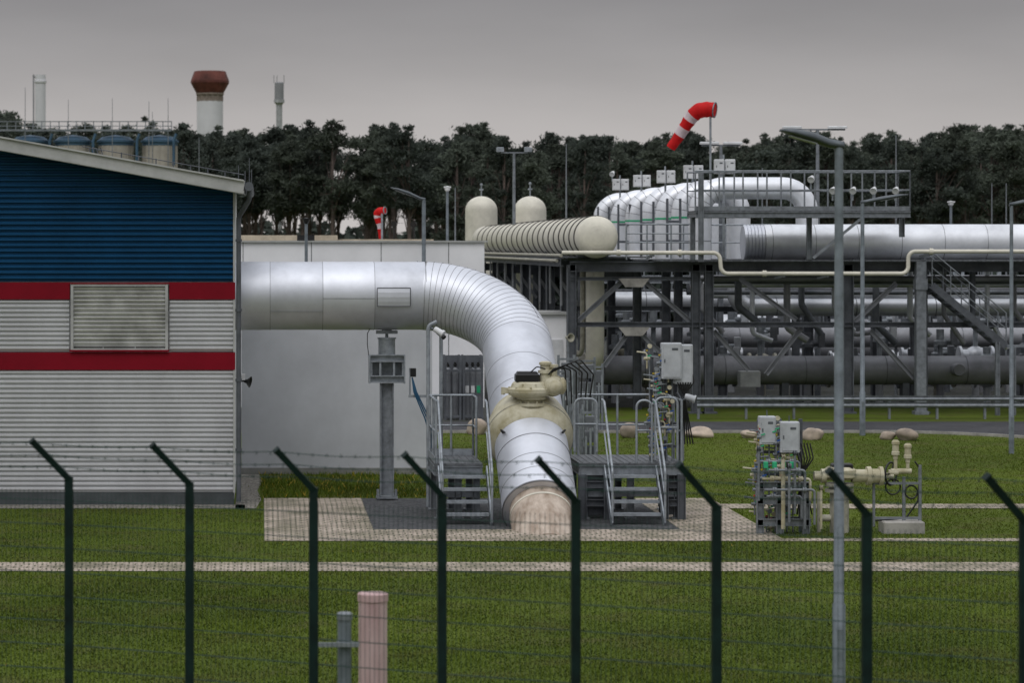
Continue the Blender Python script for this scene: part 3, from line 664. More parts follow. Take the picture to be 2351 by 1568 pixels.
for k,u in enumerate((1029,1045,1072,1085,1098)):
    g=Thing('gas_cylinder',(X(u,Yg),Yg,0),'tall grey gas cylinder with valve cap'+(' and green label' if k==4 else ''),'gas cylinder','gas cylinders')
    mb=MB(); mb.lathe(V((X(u,Yg),Yg,0.03)),(0,0,1),[(0,0),(.09,0),(.1,.03),(.1,1.25),(.085,1.36),(.04,1.42),(.03,1.43)],16); g.part('shell',mb,cylG)
    mb=MB(); mb.cyl((X(u,Yg),Yg,1.45),(X(u,Yg),Yg,1.6),.035,10); mb.cyl((X(u,Yg)-.05,Yg,1.53),(X(u,Yg)+.05,Yg,1.53),.02,8); g.part('valve_cap',mb,black)
    if k>1:
        mb=MB(); mb.box(X(u,Yg)-.05,X(u,Yg)+.05,Yg-.112,Yg-.1,.75,.95); g.part('label_plate',mb,greenB if k==4 else whiteP)
cabD=M('cabinet_darkgrey',(.13,.14,.155),.6)
for j,(u,v0,w_) in enumerate(((1300,815,36),(1345,820,40),(1372,835,22),(1325,900,30),(1352,940,34),(1283,845,24))):
    yy=(72,73,74,62,60,70)[j]; g=Thing('meter_cabinet_stand',(X(u,yy),yy,0),'grey equipment frame with tubes and small cabinets','equipment stand','equipment stands beyond the valve')
    mb=MB(); a0,a1=X(u-w_/2,yy),X(u+w_/2,yy); zt=Z(v0,yy)
    for xx in (a0,a1): mb.beam((xx,yy,0),(xx,yy,zt),.06,.06)
    for k in range(5): mb.beam((a0,yy-.03,zt*(.15+.2*k)),(a1,yy-.03,zt*(.15+.2*k)),.04,.05)
    g.part('frame',mb,galv)
    mb=MB()
    for k in range(3): mb.rbox(a0+.02+.02*k,a1-.04,yy-.2,yy-.08,zt*(.27+.23*k),zt*(.45+.23*k),0,.02)
    g.part('cabinet',mb,cabD,split=True)
    mb=MB()
    for k in range(3): mb.cyl((a0+(a1-a0)*(.2+.3*k),yy-.3,0),(a0+(a1-a0)*(.2+.3*k),yy-.3,zt*(.6+.12*k)),.025,8)
    g.part('tubing',mb,galvL,split=True)
hs=Thing('alarm_horn',(X(1305,75),75,Z(775,75)),'cream alarm horn on a bracket','horn'); c=V(hs.loc)
mb=MB(); mb.lathe(c,(.5,-1,0),[(0,-.1),(.04,-.1),(.05,0),(.12,.12),(.1,.12),(.03,.02)],14); hs.part('horn',mb,creamK); mb=MB(); mb.cyl((c.x,c.y+.05,0),(c.x,c.y+.05,c.z),.03,8); hs.part('post',mb,galv)

# ================= boulders =================
def boulder(u,v,wpx,hpx,lab,seed):
    y=GY(v+hpx*.4); r=wpx/2*y/F; h=hpx*y/F; rr=random.Random(seed); x=X(u,y)
    mb=MB(); mb.sphere((0,0,0),1,18,12); ph=[rr.random()*6 for _ in range(6)]
    vs=[]
    for (a_,b_,c_) in mb.v:
        k=1+.14*math.sin(2.3*a_+ph[0]+1.5*b_)+.12*math.sin(3.1*c_+ph[1]+a_)+.08*math.sin(5*b_+ph[2]+3*a_)
        vs.append((x+a_*r*k,y+b_*r*.8*k,h*.42+c_*h*.55*k))
    mb.v=vs
    solo('boulder',mb,rockM,(x,y,0),lab,'boulder','boulders along the road edge')
boulder(1092,984,48,34,'rounded pinkish granite boulder on the grass',1); boulder(1441,992,42,34,'upright tan boulder by the road',2)
boulder(1607,995,66,24,'long flat pale grey boulder by the road',3); boulder(1718,999,36,18,'small reddish boulder by the road',4)
boulder(1868,999,48,28,'pale sandy boulder by the road',5); boulder(2038,1002,36,20,'small grey boulder by the road',6); boulder(2083,1000,50,28,'rounded pinkish grey boulder by the road',7)

# guard rail
gr=Thing('guard_rail',(14,79,0),'galvanised double steel guard rail along the road','guard rail')
mb=MB(); yg=79.2
for v_ in (909,924):
    mb.grp(); zt=Z(v_,yg); xg=X(1600,yg); mb.add([(xg,yg-.03,zt),(45,yg-.03,zt),(45,yg-.0,zt-.035),(xg,yg-.0,zt-.035),(45,yg-.05,zt-.09),(xg,yg-.05,zt-.09),(45,yg-.02,zt-.14),(xg,yg-.02,zt-.14),(45,yg+.05,zt),(xg,yg+.05,zt)],[(0,3,2,1),(3,5,4,2),(5,7,6,4),(0,1,8,9)]); mb.end()
gr.part('rail',mb,galv,split=True)
zt=Z(909,yg)
mb=MB(); x=X(1604,yg)
while x<45: mb.beam((x,yg+.06,0),(x,yg+.06,zt-.02),.06,.1); x+=1.33
gr.part('post',mb,galv,split=True)

# ================= pipe rack =================
YR=82.0
RK=Thing('pipe_rack',(15,YR,0),'large grey steel pipe rack with columns, beams and braces','pipe rack')
zr=lambda v:Z(v,YR)
xr_=lambda u:X(u,YR)
DZ=zr(600)
mb=MB()
for u,w_ in ((1312,.26),(1597,.25),(1627,.25),(1946,.3),(2115,.3)):
    for yy in (YR,YR+6):
        mb.grp(); mb.hbeam((xr_(u),yy,0),(xr_(u),yy,DZ-.1),w_,w_,.03,0,(1,0,0)); mb.box(xr_(u)-.22,xr_(u)+.22,yy-.22,yy+.22,.0,.05); mb.end()
for k in range(7):
    yy=YR+6.2*k+2
    for xx in (8.95,11.1): mb.hbeam((xx,yy,0),(xx,yy,DZ-.15),.24,.24,.03,0,(1,0,0))
RK.part('column',mb,steelD,split=True)
mb=MB()
for yy in (YR,YR+6): mb.hbeam((8.9,yy,DZ-.15),(34,yy,DZ-.15),.22,.3,.03)
mb.hbeam((8.6,YR-.3,DZ-.02),(8.6,124,DZ-.02),.16,.24,.02); mb.hbeam((11.4,YR+6,DZ-.02),(11.4,124,DZ-.02),.16,.24,.02)
mb.hbeam((xr_(1325),YR,zr(745)),(34,YR,zr(745)),.16,.14,.02)
mb.hbeam((xr_(1325),YR+6,zr(718)),(xr_(1600),YR+6,zr(718)),.16,.14,.02)
mb.hbeam((xr_(1630),YR+6,zr(720)),(34,YR+6,zr(720)),.16,.16,.02)
mb.hbeam((xr_(1310),YR,zr(640)),(xr_(1600),YR,zr(640)),.1,.1,.015)
for k in range(7): mb.hbeam((8.9,YR+6.2*k+2,DZ-.4),(11.2,YR+6.2*k+2,DZ-.4),.16,.26,.02)
for k in range(6): mb.hbeam((8.95,YR+6.2*k+2,2.6),(8.95,YR+6.2*k+8.2,2.6),.14,.14,.02)
RK.part('beam',mb,steelD,split=True)
mb=MB()
for (u0,v0,u1,v1) in ((1330,735,1430,645),(1480,645,1585,738),(1387,842,1445,762),(1465,760,1560,850),(1700,640,1830,735),(1960,742,2060,650),(1640,760,1720,850),(2000,760,2100,870),(1760,860,1840,755)):
    mb.hbeam((xr_(u0),YR+.1,zr(v0)),(xr_(u1),YR+.1,zr(v1)),.13,.13,.018)
RK.part('brace',mb,M('brace_grey',(.22,.23,.25),.55,.3),split=True)
mb=MB()
for (u,v) in ((1455,643),(1455,755)):
    x=xr_(u);z=zr(v); mb._n(); mb.add([(x-.45,YR-.08,z+.05),(x+.45,YR-.08,z+.05),(x+.25,YR-.08,z-.2),(x-.25,YR-.08,z-.2),(x-.45,YR-.04,z+.05),(x+.45,YR-.04,z+.05),(x+.25,YR-.04,z-.2),(x-.25,YR-.04,z-.2)],[(0,3,2,1),(4,5,6,7),(0,1,5,4),(2,3,7,6),(1,2,6,5),(0,4,7,3)])
RK.part('gusset_plate',mb,concrete,split=True)
mb=MB(); mb.box(8.7,11.3,YR+.2,124,DZ+.1,DZ+.14); mb.box(11.3,34,YR-.6,YR+1.0,DZ+.0,DZ+.05); mb.box(11.3,34,YR+4.6,YR+6.2,DZ+.0,DZ+.05); RK.part('deck_grating',mb,grate,split=True)
mb=MB()
mb.grp();pts=[(xr_(1425)+.1,YR-.5,DZ+.05),(xr_(1480),YR-.5,DZ+.05),(xr_(1535),YR-.5,DZ+.05),(xr_(1588),YR-.5,DZ+.05)]; rail(mb,pts,1.02,.025,.5); mb.tube([V(p)+V((0,0,.75)) for p in pts],.02,6);mb.end()
mb.grp();pts=[(xr_(1640)+k*1.3,YR+6,DZ+.05) for k in range(14)]; rail(mb,pts,1.05,.025,.5);mb.end()
RK.part('railing',mb,galvL,split=True)
mb=MB()
for k in range(13): 
    yy=YR+1+3.2*k; mb.grp(); mb.beam((8.75,yy,DZ-.1),(8.75,yy,DZ-1.3),.05,.12); mb.beam((8.75,yy,DZ-.6),(9.3,yy+.3,DZ-1.3),.05,.09); mb.end()
RK.part('hanger',mb,M('hanger_grey',(.3,.31,.33),.6,.2),split=True)
sv=Thing('service_pipe_bundle',(15,YR+2,2),'bundle of dark service pipes hung under the deck','pipes')
mb=MB(); rr=random.Random(4)
for k in range(8):
    yy=YR+.8+.65*k; zz=DZ-.5-.1*(k%3)-.35*(k>3); mb.tube([(xr_(1640),yy,zz),(34,yy,zz)],.07+.05*rr.random(),12,k%3)
sv.part('service_pipe',mb,[aluD,steelD,aluM],split=True)
mb=MB()
for k in range(18):
    xx=xr_(1650)+.75*k; yy=YR+.6+rr.random()*3; mb.tube(fillet([(xx,yy,DZ-.2),(xx,yy,DZ-1.2-rr.random()*1.2),(xx+.6,yy,DZ-1.6-rr.random())],.2,4),.07+.04*rr.random(),10,k%3)
sv.part('drop_pipe',mb,[aluD,steelD,aluM],split=True)
# vessel
XV=X(1375,80.5); VZ=Z(544,80.5); vr=.6
VS=Thing('storage_vessel',(XV,84,DZ),'long cream horizontal pressure vessel with dark ring bands','pressure vessel')
mb=MB(); pf=[(0,-.38)]+[(vr*math.sin(t),-.38*math.cos(t)) for t in [math.pi/2*k/8 for k in range(1,9)]]+[(vr,40),(0,40.3)]
mb.lathe((XV,81,VZ),(0,1,0),pf[:9],48); mb.lathe((XV,81,VZ),(0,1,0),[pf[8],(vr,.02)],48); mb.lathe((XV,81,VZ),(0,1,0),[(vr,.02),(vr,40)],48); mb.lathe((XV,81,VZ),(0,1,0),[(vr,40),(0,40.3)],48,0,False); VS.part('shell',mb,cream)
mb=MB()
for k in range(20): mb.lathe((XV,81.4+1.3*k*(1+.025*k),VZ),(0,1,0),[(vr-.01,-.04),(vr+.028,-.04),(vr+.028,.04),(vr-.01,.04)],48,0,False)
VS.part('ring_band',mb,M('band_dark',(.05,.048,.045),.6),split=True)
mb=MB()
for k in range(9): mb.box(XV-.45,XV+.45,82+4.6*k,82.15+4.6*k,DZ+.14,VZ-.42)
VS.part('saddle',mb,steelD,split=True)
mb=MB(); mb.tube([(8.62,81.8,DZ+.17),(8.62,122,DZ+.17)],.05,8); mb.tube([(8.5,81.8,DZ+.02),(8.5,122,DZ+.02)],.045,8)
VS.part('side_pipe',mb,creamK,split=True)
for u,yy in ((1105,127),(1217,116)):
    r=37*yy/F; cxx=X(u,yy); top=Z(450,yy)
    t_=Thing('vertical_vessel',(cxx,yy,0),'domed cream vertical vessel with a vent on top','pressure vessel','domed cream vertical vessels')
    mb=MB(); pf=[(r,0),(r,top-r*.9)]+[(r*math.cos(t),top-r*.9+r*.9*math.sin(t)) for t in [math.pi/2*k/10 for k in range(1,11)]]
    mb.lathe((cxx,yy,0),(0,0,1),pf,40); t_.part('shell',mb,cream)
    mb=MB(); mb.cyl((cxx,yy,top-.05),(cxx,yy,top+.5),.03,10); mb.cyl((cxx-.09,yy,top+.28),(cxx+.09,yy,top+.28),.03,8); mb.lathe((cxx,yy,top+.48),(0,0,1),[(0,0),(.06,0),(.06,.07),(0,.1)],12); t_.part('vent',mb,galvL)
Ye=82.8; vp=Thing('cream_riser_pipe',(X(1365,Ye),Ye,0),'thick cream pipe dropping below the deck with an elbow','pipe')
mb=MB(); mb.tube(fillet([(X(1366,Ye),Ye,Z(602,Ye)),(X(1366,Ye),Ye,Z(840,Ye)),(X(1366,Ye),Ye+6,Z(840,Ye))],.6,8),.27,28); vp.part('pipe',mb,cream)
mb=MB(); mb.tube(fillet([(X(1338,Ye),Ye+.1,Z(605,Ye)),(X(1338,Ye),Ye+.1,Z(815,Ye)),(X(1300,Ye),Ye+2,Z(815,Ye))],.3,8),.07,18); vp.part('branch_pipe',mb,creamK)
# thin cream pipe
Yn=80.4; tp=Thing('thin_cream_pipe',(X(1650,Yn),Yn,3),'thin cream pipe running along the rack with offset bends','pipe')
q=lambda u,v:(X(u,Yn),Yn,Z(v,Yn)); mb=MB()
mb.tube(fillet([q(1290,580),q(1652,580),q(1656,628),q(2085,628),q(2085,577),(30,Yn,Z(577,Yn))],.2,6),.058,12)
for u in (1420,1560,1755,1980,2138): 
    v=580 if u<1650 else 628 if u<2085 else 577
    mb.lathe(V(q(u,v))-V((.05,0,0)),(1,0,0),[(0,0),(.09,0),(.09,.04),(.075,.05),(.09,.06),(.09,.1),(0,.1)],12,0,False)
tp.part('pipe',mb,cream)
mb=MB()
for u in (1500,1800,1900,2138): v=580 if u<1650 else 628 if u<2085 else 577; mb.beam((X(u,Yn),Yn,Z(v,Yn)-.07),(X(u,Yn),Yn+1.4,Z(v+12,Yn)),.06,.06); 
tp.part('bracket',mb,galv,split=True)
# silver loops
XL=13.1; ZT=6.56
def loop(y,i):
    L=Thing('pipe_loop',(XL,y,DZ),'fat silver insulated gooseneck pipe loop with green band','pipe loop','silver gooseneck pipe loops')
    r=.33; xr2=[16.3,14.9,15.4][i] if i<3 else 15.2
    mb=MB(); pts=fillet([(XL,y,DZ-.3),(XL,y,ZT),(xr2,y,ZT),(xr2,y,DZ-.3)],.72,10); mb.tube(pts,r,28)
    for k in range(2,10,2):
        p=V(pts[k]);t=(V(pts[k+1])-V(pts[k-1])).normalized(); mb.lathe(p,t,[(r-.01,-.008),(r+.005,-.008),(r+.005,.008),(r-.01,.008)],28,1,False)
    for zz in (DZ+.6,): mb.lathe((XL,y,zz),(0,0,1),[(r-.01,-.01),(r+.008,-.01),(r+.008,.01),(r-.01,.01)],28,1,False)
    L.part('pipe',mb,[aluF,seam])
    mb=MB(); mb.lathe((XL,y,5.72),(0,0,1),[(r-.01,-.03),(r+.01,-.03),(r+.01,.03),(r-.01,.03)],28,0,False); L.part('green_band',mb,greenB)
for i,y in enumerate((85.0,88.6,92.2,95.8,99.8,104.0,109.5)): loop(y,i)
for i in range(5):
    y=83.0+6.0*i; c=Thing('control_cabinet',(XL+.15,y,6.9),'white control cabinet pair mounted above the pipe loops','control cabinet','white cabinets above the pipe loops')
    mb=MB(); ztop=7.36; h=.42
    for dx in (.1,.42): mb.grp(); cabinet(mb,XL+dx,XL+dx+.28,y,ztop-h,ztop,.2); mb.end()
    c.part('cabinet',mb,[whiteP,steelD],split=True)
    mb=MB(); mb.beam((XL+.4,y+.05,DZ+.1),(XL+.4,y+.05,ztop-.05),.06,.06); mb.cyl((XL+.4,y+.1,ztop),(XL+.4,y+.1,ztop+.15),.03,8); c.part('post',mb,galvL)
    if i: 
        f=Thing('rack_ladder_frame',(XL-.5,y-1.4,DZ),'grey steel frame between the pipe loops','frame','steel frames between the pipe loops'); mb=MB()
        for dx in (-.5,-.1): mb.beam((XL+dx-.1,y-1.4,DZ+.1),(XL+dx-.1,y-1.4,6.3),.07,.07)
        for zz in (.6,1.2): mb.beam((XL-.6,y-1.4,DZ+zz),(XL-.2,y-1.4,DZ+zz),.06,.08)
        f.part('frame',mb,steelD)
# upper platform
Yu=80.6; zu=Z(487,Yu); UP=Thing('upper_platform',(X(1840,Yu),Yu,0),'high galvanised access platform with railings over the rack','platform')
xa,xb=X(1597,Yu),X(2090,Yu)
mb=MB(); mb.box(xa,xb,Yu,Yu+1.6,zu,zu+.05); UP.part('deck',mb,grate)
mb=MB()
for yy in (Yu,Yu+1.6): mb.hbeam((xa,yy,zu-.07),(xb,yy,zu-.07),.1,.16,.015)
for u in (1600,1700,1790,1870,1960,2060): mb.hbeam((X(u,Yu),Yu,zu-.07),(X(u,Yu),Yu+1.6,zu-.07),.09,.13,.015)
for u in (1600,1870,2085):
    mb.hbeam((X(u,Yu),Yu+.8,DZ+.05 if u<2080 else zu-.7),(X(u,Yu),Yu+.8,zu-.15),.14,.14,.02,0,(1,0,0))
mb.beam((X(1985,Yu),Yu,zu-.1),(X(1870,Yu),Yu+.2,DZ+.1),.08,.08)
mb.hbeam((X(1608,Yu),Yu-.1,DZ),(X(1608,Yu),Yu-.1,zu+1.1),.14,.14,.015,0,(1,0,0))
UP.part('support_beam',mb,galv,split=True)
mb=MB()
for yy in (Yu+.05,Yu+1.55):
    n=9; mb.grp(); rail(mb,[(xa+(xb-xa)*k/n,yy,zu+.05) for k in range(n+1)],1.12,.024,.58); mb.end()
mb.grp(); rail(mb,[(xb,Yu+.05,zu+.05),(xb,Yu+1.55,zu+.05)],1.12,.024,.58); mb.end()
mb.box(xa,xb,Yu+.03,Yu+.04,zu+.05,zu+.17)
UP.part('railing',mb,galv,split=True)
def flood(x,y,z,lab,ax=(-.5,-1,-.6)):
    f=Thing('flood_light',(x,y,z-.3),lab,'flood light','flood lights on the platform railing')
    mb=MB(); c=V((x,y,z)); mb.lathe(c,ax,[(0,-.12),(.05,-.12),(.07,-.05),(.1,.05),(.1,.08),(.0,.07)],16); f.part('lamp_head',mb,whiteP)
    mb=MB(); mb.cyl((x,y+.08,z-.3),(x,y+.08,z),.025,8); mb.cyl((x-.08,y+.08,z-.02),(x+.08,y+.08,z-.02),.02,8); f.part('bracket',mb,galvL)
for u in (1862,1912,1958,2005,2056): flood(X(u,Yu),Yu-.05,Z(410 if u<1900 else 436,Yu),'round white flood light on the platform rail')
flood(X(1406,107),107,Z(398,107),'round white flood light above the pipe loops')
# big silver pipe right
Yp=83.2; zp=Z(557,Yp); rp=42*Yp/F
SP=Thing('overhead_pipeline',(16,Yp,DZ),'long silver clad pipe running over the rack','pipeline')
mb=MB(); x0=X(1768,Yp); mb.tube([(x0,Yp,zp),(36,Yp,zp)],rp,48,0,False); 
mb.tube([(x0-.2,Yp,zp),(x0,Yp,zp)],[rp*.97,rp],48)
xx=x0
while xx<35: mb.lathe((xx,Yp,zp),(1,0,0),[(rp-.01,-.007),(rp+.004,-.007),(rp+.004,.007),(rp-.01,.007)],48,1,False); xx+=1.25
SP.part('pipe',mb,[aluF,seam])
mb=MB(); xq=X(1705,Yp); pf=[(0,0),(rp*.93,0)]
n=6; w_=(x0-.2-xq)/n
for k in range(n): pf+=[(rp*.95,k*w_),(rp*.98,(k+.4)*w_),(rp*.98,(k+.8)*w_),(rp*.9,(k+.9)*w_)]
mb.lathe((xq,Yp,zp),(1,0,0),pf,40,0,False); SP.part('expansion_joint',mb,alu2)
mb=MB()
for u in (1850,1960,2115,2250): mb.box(X(u,Yp)-.1,X(u,Yp)+.1,Yp-.3,Yp+.3,DZ-.1,zp-rp+.08)
SP.part('saddle',mb,steelD,split=True)
def hpipe(name,y,v,r,u0,lab,mat,elbow=None,step=2.4,x1=36):
    t=Thing(name,(X(u0,y),y,0),lab,'pipe'); zz=Z(v,y); xs0=X(u0,y)
    mb=MB()
    if elbow: mb.tube(fillet([(xs0,y+elbow[0],zz+elbow[1]),(xs0,y,zz),(x1,y,zz)],max(r*1.6,.4),10),r,32)
    else: mb.tube([(xs0,y,zz),(x1,y,zz)],r,32)
    x=xs0+1.2
    while x<x1-1: mb.lathe((x,y,zz),(1,0,0),[(r-.01,-.012),(r+.008,-.012),(r+.008,.012),(r-.01,.012)],32,1,False); x+=step
    t.part('pipe',mb,[mat,seamD])
    mb=MB(); x=xs0+1.8
    while x<x1-1: mb.box(x-.1,x+.1,y-r*.5,y+r*.5,0,zz-r*.8); x+=3.6
    t.part('support',mb,steelD,split=True); return t
hpipe('low_pipeline',85,850,.43,1385,'thick dark grey pipe running low behind the guard rail',aluD)
hpipe('middle_pipeline',86,705,.27,1690,'dull silver pipe at mid height under the rack',aluM,elbow=(0,1.0))
hpipe('rear_pipeline',92,775,.32,1440,'thick dark pipe running behind the rack',aluD)
hpipe('rear_pipeline',96,690,.3,1400,'dark pipe running behind the rack',aluM)
hpipe('rear_pipeline',104,700,.36,1990,'silver pipe running behind the rack',aluF)
hpipe('rear_pipeline',112,672,.3,2050,'slim silver pipe running high behind the rack',aluF)
hpipe('rear_pipeline',118,650,.28,2120,'slim silver pipe running high behind the rack',aluF)
hpipe('rear_pipeline',112,745,.4,1600,'dark grey pipe low behind the rack',aluM)
hpipe('rear_pipeline',98,800,.35,1560,'dark grey pipe low behind the rack',aluD)
mb=MB(); mb.lathe((X(2206,84),84.75,Z(850,84)),(0,-1,0),[(.0,.6),(.17,.6),(.19,.55),(.19,.2)],20); solo('branch_stub',mb,aluD,(X(2206,84),84,Z(860,84)),'short capped branch stub on the low pipe','pipe stub')
wb=MB(); wb.rbox(X(1698,84),X(1745,84),83.9,84.4,Z(888,84),Z(852,84),0,.02); solo('junction_cabinet',wb,M('box_midgrey',(.34,.35,.36),.6),(X(1720,84),84,Z(888,84)),'light grey box fixed below the low pipe','box')
def pvalve(x,y,h,seed,lab):
    rr=random.Random(seed); t=Thing('process_valve',(x,y,0),lab,'valve','process valves in the gravel yard')
    r=.16+.12*rr.random()
    mb=MB(); mb.cyl((x,y,0),(x,y,h*.3),.12,12); mb.sphere((x,y,h*.42),r*1.4,16,10); mb.lathe((x-r*2,y,h*.42),(1,0,0),[(0,0),(r*1.4,0),(r*1.4,.08),(r,.1),(r,4*r-.1),(r*1.4,4*r-.08),(r*1.4,4*r),(0,4*r)],18); t.part('body',mb,[aluD,aluM,creamK,aluM,steelD][seed%5])
    mb=MB(); mb.cyl((x,y,h*.5),(x,y,h*.85),.08,10); mb.lathe((x,y,h*.75),(0,0,1),[(0,0),(.2,0),(.2,.1),(.12,.15),(.12,h*.2),(0,h*.2)],14); mb.cyl((x,y,h*.8),(x+.4,y,h*.8),.09,10); t.part('actuator',mb,[steelD,galv,galvL][seed%3])
    mb=MB(); mb.rbox(x+.3,x+.5,y-.2,y,h*.75,h*.95,0,.02); t.part('control_box',mb,boxw if seed%4==0 else cabD)
k=0
for y in (87.5,90,94,100,107):
    for j in range(12):
        x=X(1400+83*j+rng.random()*50,y); k+=1; pvalve(float(x),y,1.7+1.6*random.random(),k,'grey process valve with actuator standing in the yard')
for y,v in ((106,645),(106,668),(116,640)):
    for j in range(4):
        u=2020+85*j+random.random()*30; x=X(u,y); t=Thing('cabinet_post',(x,y,0),'white instrument cabinet on a tall steel post','control cabinet','tall cabinet posts in the yard')
        mb=MB(); mb.rbox(x-.25,x+.25,y-.2,y,Z(v+14,y),Z(v-8,y),0,.02); t.part('cabinet',mb,boxw)
        mb=MB(); mb.beam((x,y+.05,0),(x,y+.05,Z(v-8,y)+.2),.1,.1); t.part('post',mb,galvL)
def rrack(x0,x1,y,zt,lab,n):
    t=Thing('rear_pipe_rack',((x0+x1)/2,y,0),lab,'pipe rack','smaller racks in the yard behind')
    mb=MB()
    for i in range(n+1):
        x=x0+(x1-x0)*i/n
        for dy in(0,3): mb.hbeam((x,y+dy,0),(x,y+dy,zt),.2,.2,.02,0,(1,0,0))
    t.part('column',mb,steelD,split=True)
    mb=MB()
    for zz in (zt,zt*.62):
        for dy in (0,3): mb.hbeam((x0,y+dy,zz),(x1,y+dy,zz),.16,.2,.02)
    for i in range(0,n,2):
        xa_=x0+(x1-x0)*i/n; xb_=x0+(x1-x0)*(i+1)/n; mb.hbeam((xa_,y,.3),(xb_,y,zt*.6),.12,.12,.015)
    t.part('beam',mb,steelD,split=True)
    mb=MB(); mb.grp(); rail(mb,[(x0+(x1-x0)*i/(2*n),y-.1,zt+.1) for i in range(2*n+1)],1.05,.03,.5); mb.end(); mb.grp(); rail(mb,[(x0+(x1-x0)*i/(2*n),y-.1,zt*.62+.1) for i in range(2*n+1)],1.05,.03,.5); mb.end(); t.part('railing',mb,galv,split=True)
    mb=MB(); mb.box(x0,x1,y,y+.9,zt+.1,zt+.13); t.part('deck',mb,grate)
rrack(X(1400,98),X(2500,98),98,3.2,'grey steel rack with walkways behind the main rack',9)
rrack(X(1900,110),X(2600,110),110,3.4,'grey steel rack with walkways behind the main rack',6)
rrack(X(1350,122),X(2500,122),122,3.4,'grey steel rack with walkways behind the main rack',9)
# diagonal stairs right
Ys=81.0; st=Thing('steel_staircase',(X(2220,Ys),Ys,0),'steel staircase descending beside the rack','stairs')
mb=MB()
for dy in (0,.9): mb.beam((X(2140,Ys),Ys+dy,Z(655,Ys)),(X(2310,Ys),Ys+dy,Z(795,Ys)),.05,.2,0,(0,0,1))
st.part('stringer',mb,steelD,split=True)
mb=MB()
for k in range(11): 
    t=(k+.5)/11; x=X(2140+170*t,Ys); zz=Z(655+140*t,Ys); mb.box(x-.1,x+.1,Ys+.03,Ys+.87,zz-.02,zz+.02)
st.part('tread',mb,galv,split=True)
mb=MB()
for dy in (0,.9):
    mb.grp()
    for hh in (.5,.95): mb.tube([(X(2140,Ys),Ys+dy,Z(655,Ys)+hh),(X(2310,Ys),Ys+dy,Z(795,Ys)+hh)],.018,8)
    for k in range(5):
        t=k/4; x=X(2140+170*t,Ys); zz=Z(655+140*t,Ys); mb.cyl((x,Ys+dy,zz),(x,Ys+dy,zz+.95),.018,8)
    mb.end()
st.part('handrail',mb,galv,split=True)
mb=MB(); mb.box(X(2310,Ys),X(2450,Ys),Ys,Ys+1.0,Z(798,Ys),Z(794,Ys)); mb.hbeam((X(2325,Ys),Ys,0),(X(2325,Ys),Ys,Z(798,Ys)),.15,.15,.02,0,(1,0,0)); mb.hbeam((X(2290,Ys),Ys,0),(X(2290,Ys),Ys,Z(785,Ys)),.12,.12,.02,0,(1,0,0)); st.part('landing',mb,galv)
mb=MB(); mb.beam((X(2113,81.5),81.5,0),(X(2113,81.5),81.5,Z(600,81.5)),.28,.28); mb.box(X(2113,81.5)-.2,X(2113,81.5)+.2,81.3,81.7,0,.1); mb.box(X(2113,81.5)-.17,X(2113,81.5)+.17,81.33,81.67,Z(665,81.5),Z(640,81.5)); solo('rack_post',mb,galv,(X(2113,81.5),81.5,0),'thick grey square post under the cream pipe','post')
for u,v0,y in ((1300,330,92),(1750,385,92),(2057,310,92),(2277,420,95),(2310,420,95),(1045,430,95),(157,228,190),(258,225,190),(58,200,190),(457,315,130),(342,232,190),(350,256,190),(386,225,190)):
    mb=MB(); mb.tube([(X(u,y),y,0),(X(u,y),y,(Z(v0,y))*.7),(X(u,y),y,Z(v0,y))],[.05,.03,.015],6); solo('lightning_rod',mb,galv,(X(u,y),y,0),'thin grey lightning protection mast','lightning rod','lightning masts')

# ================= lamps =================
lantM=M('lantern_grey',(.1,.115,.13),.45,.3)
def lamp_pole(u,y,vt,r,head,label,arm=True):
    x=X(u,y);zt=Z(vt,y); t=Thing('street_lamp',(x,y,0),label,'street lamp','street lamps of the plant')
    mb=MB(); mb.tube([(x,y,0),(x,y,1.1),(x,y,1.12),(x,y,zt)],[r*1.25,r*1.25,r,r*.8],14); mb.box(x-.03,x+.03,y-r*1.3,y-r*1.2,.45,.85); t.part('pole',mb,lampG)
    L,up=head; mb=MB(); sg=1 if L>0 else -1; L=abs(L)
    sec=[(-.05,.05,.05,0),(.1,.07,.06,.02),(.45*L,.13,.07,up*.5),(.8*L,.15,.05,up*.85),(L,.1,.02,up)]
    vs=[];n=10
    for (dx,w_,h_,dz) in sec:
        for k in range(n):
            a_=2*math.pi*k/n; vs.append((x+sg*dx,y+w_*math.cos(a_),zt+dz+h_*math.sin(a_)*(.6 if math.sin(a_)<0 else 1)))
    fs=[]
    for i in range(len(sec)-1):
        for k in range(n): fs.append((i*n+k,i*n+(k+1)%n,(i+1)*n+(k+1)%n,(i+1)*n+k))
    fs+= [tuple(range(n)),tuple(range((len(sec)-1)*n,len(sec)*n))]
    mb.add(vs,fs,0,True); hd=t.part('lantern',mb,lantM)
    mb=MB(); mb.beam((x+sg*.4*L,y,zt+up*.45-.045),(x+sg*.85*L,y,zt+up*.9-.04),.16,.01,0,(0,0,1)); t.part('lens',mb,boxw,parent=hd)
    return t
lamp_pole(1926,29.4,335,.055,(-.6,.16),'tall galvanised street lamp with flat swept lantern near the fence')
lamp_pole(1980,GY(1000),465,.06,(1.15,.2),'galvanised street lamp on the lawn by the road')
lamp_pole(2322,GY(1042),470,.05,(.8,.15),'galvanised street lamp beside the road')
lamp_pole(973,84,458,.07,(-.98,.35),'street lamp with swept lantern before the white hall')
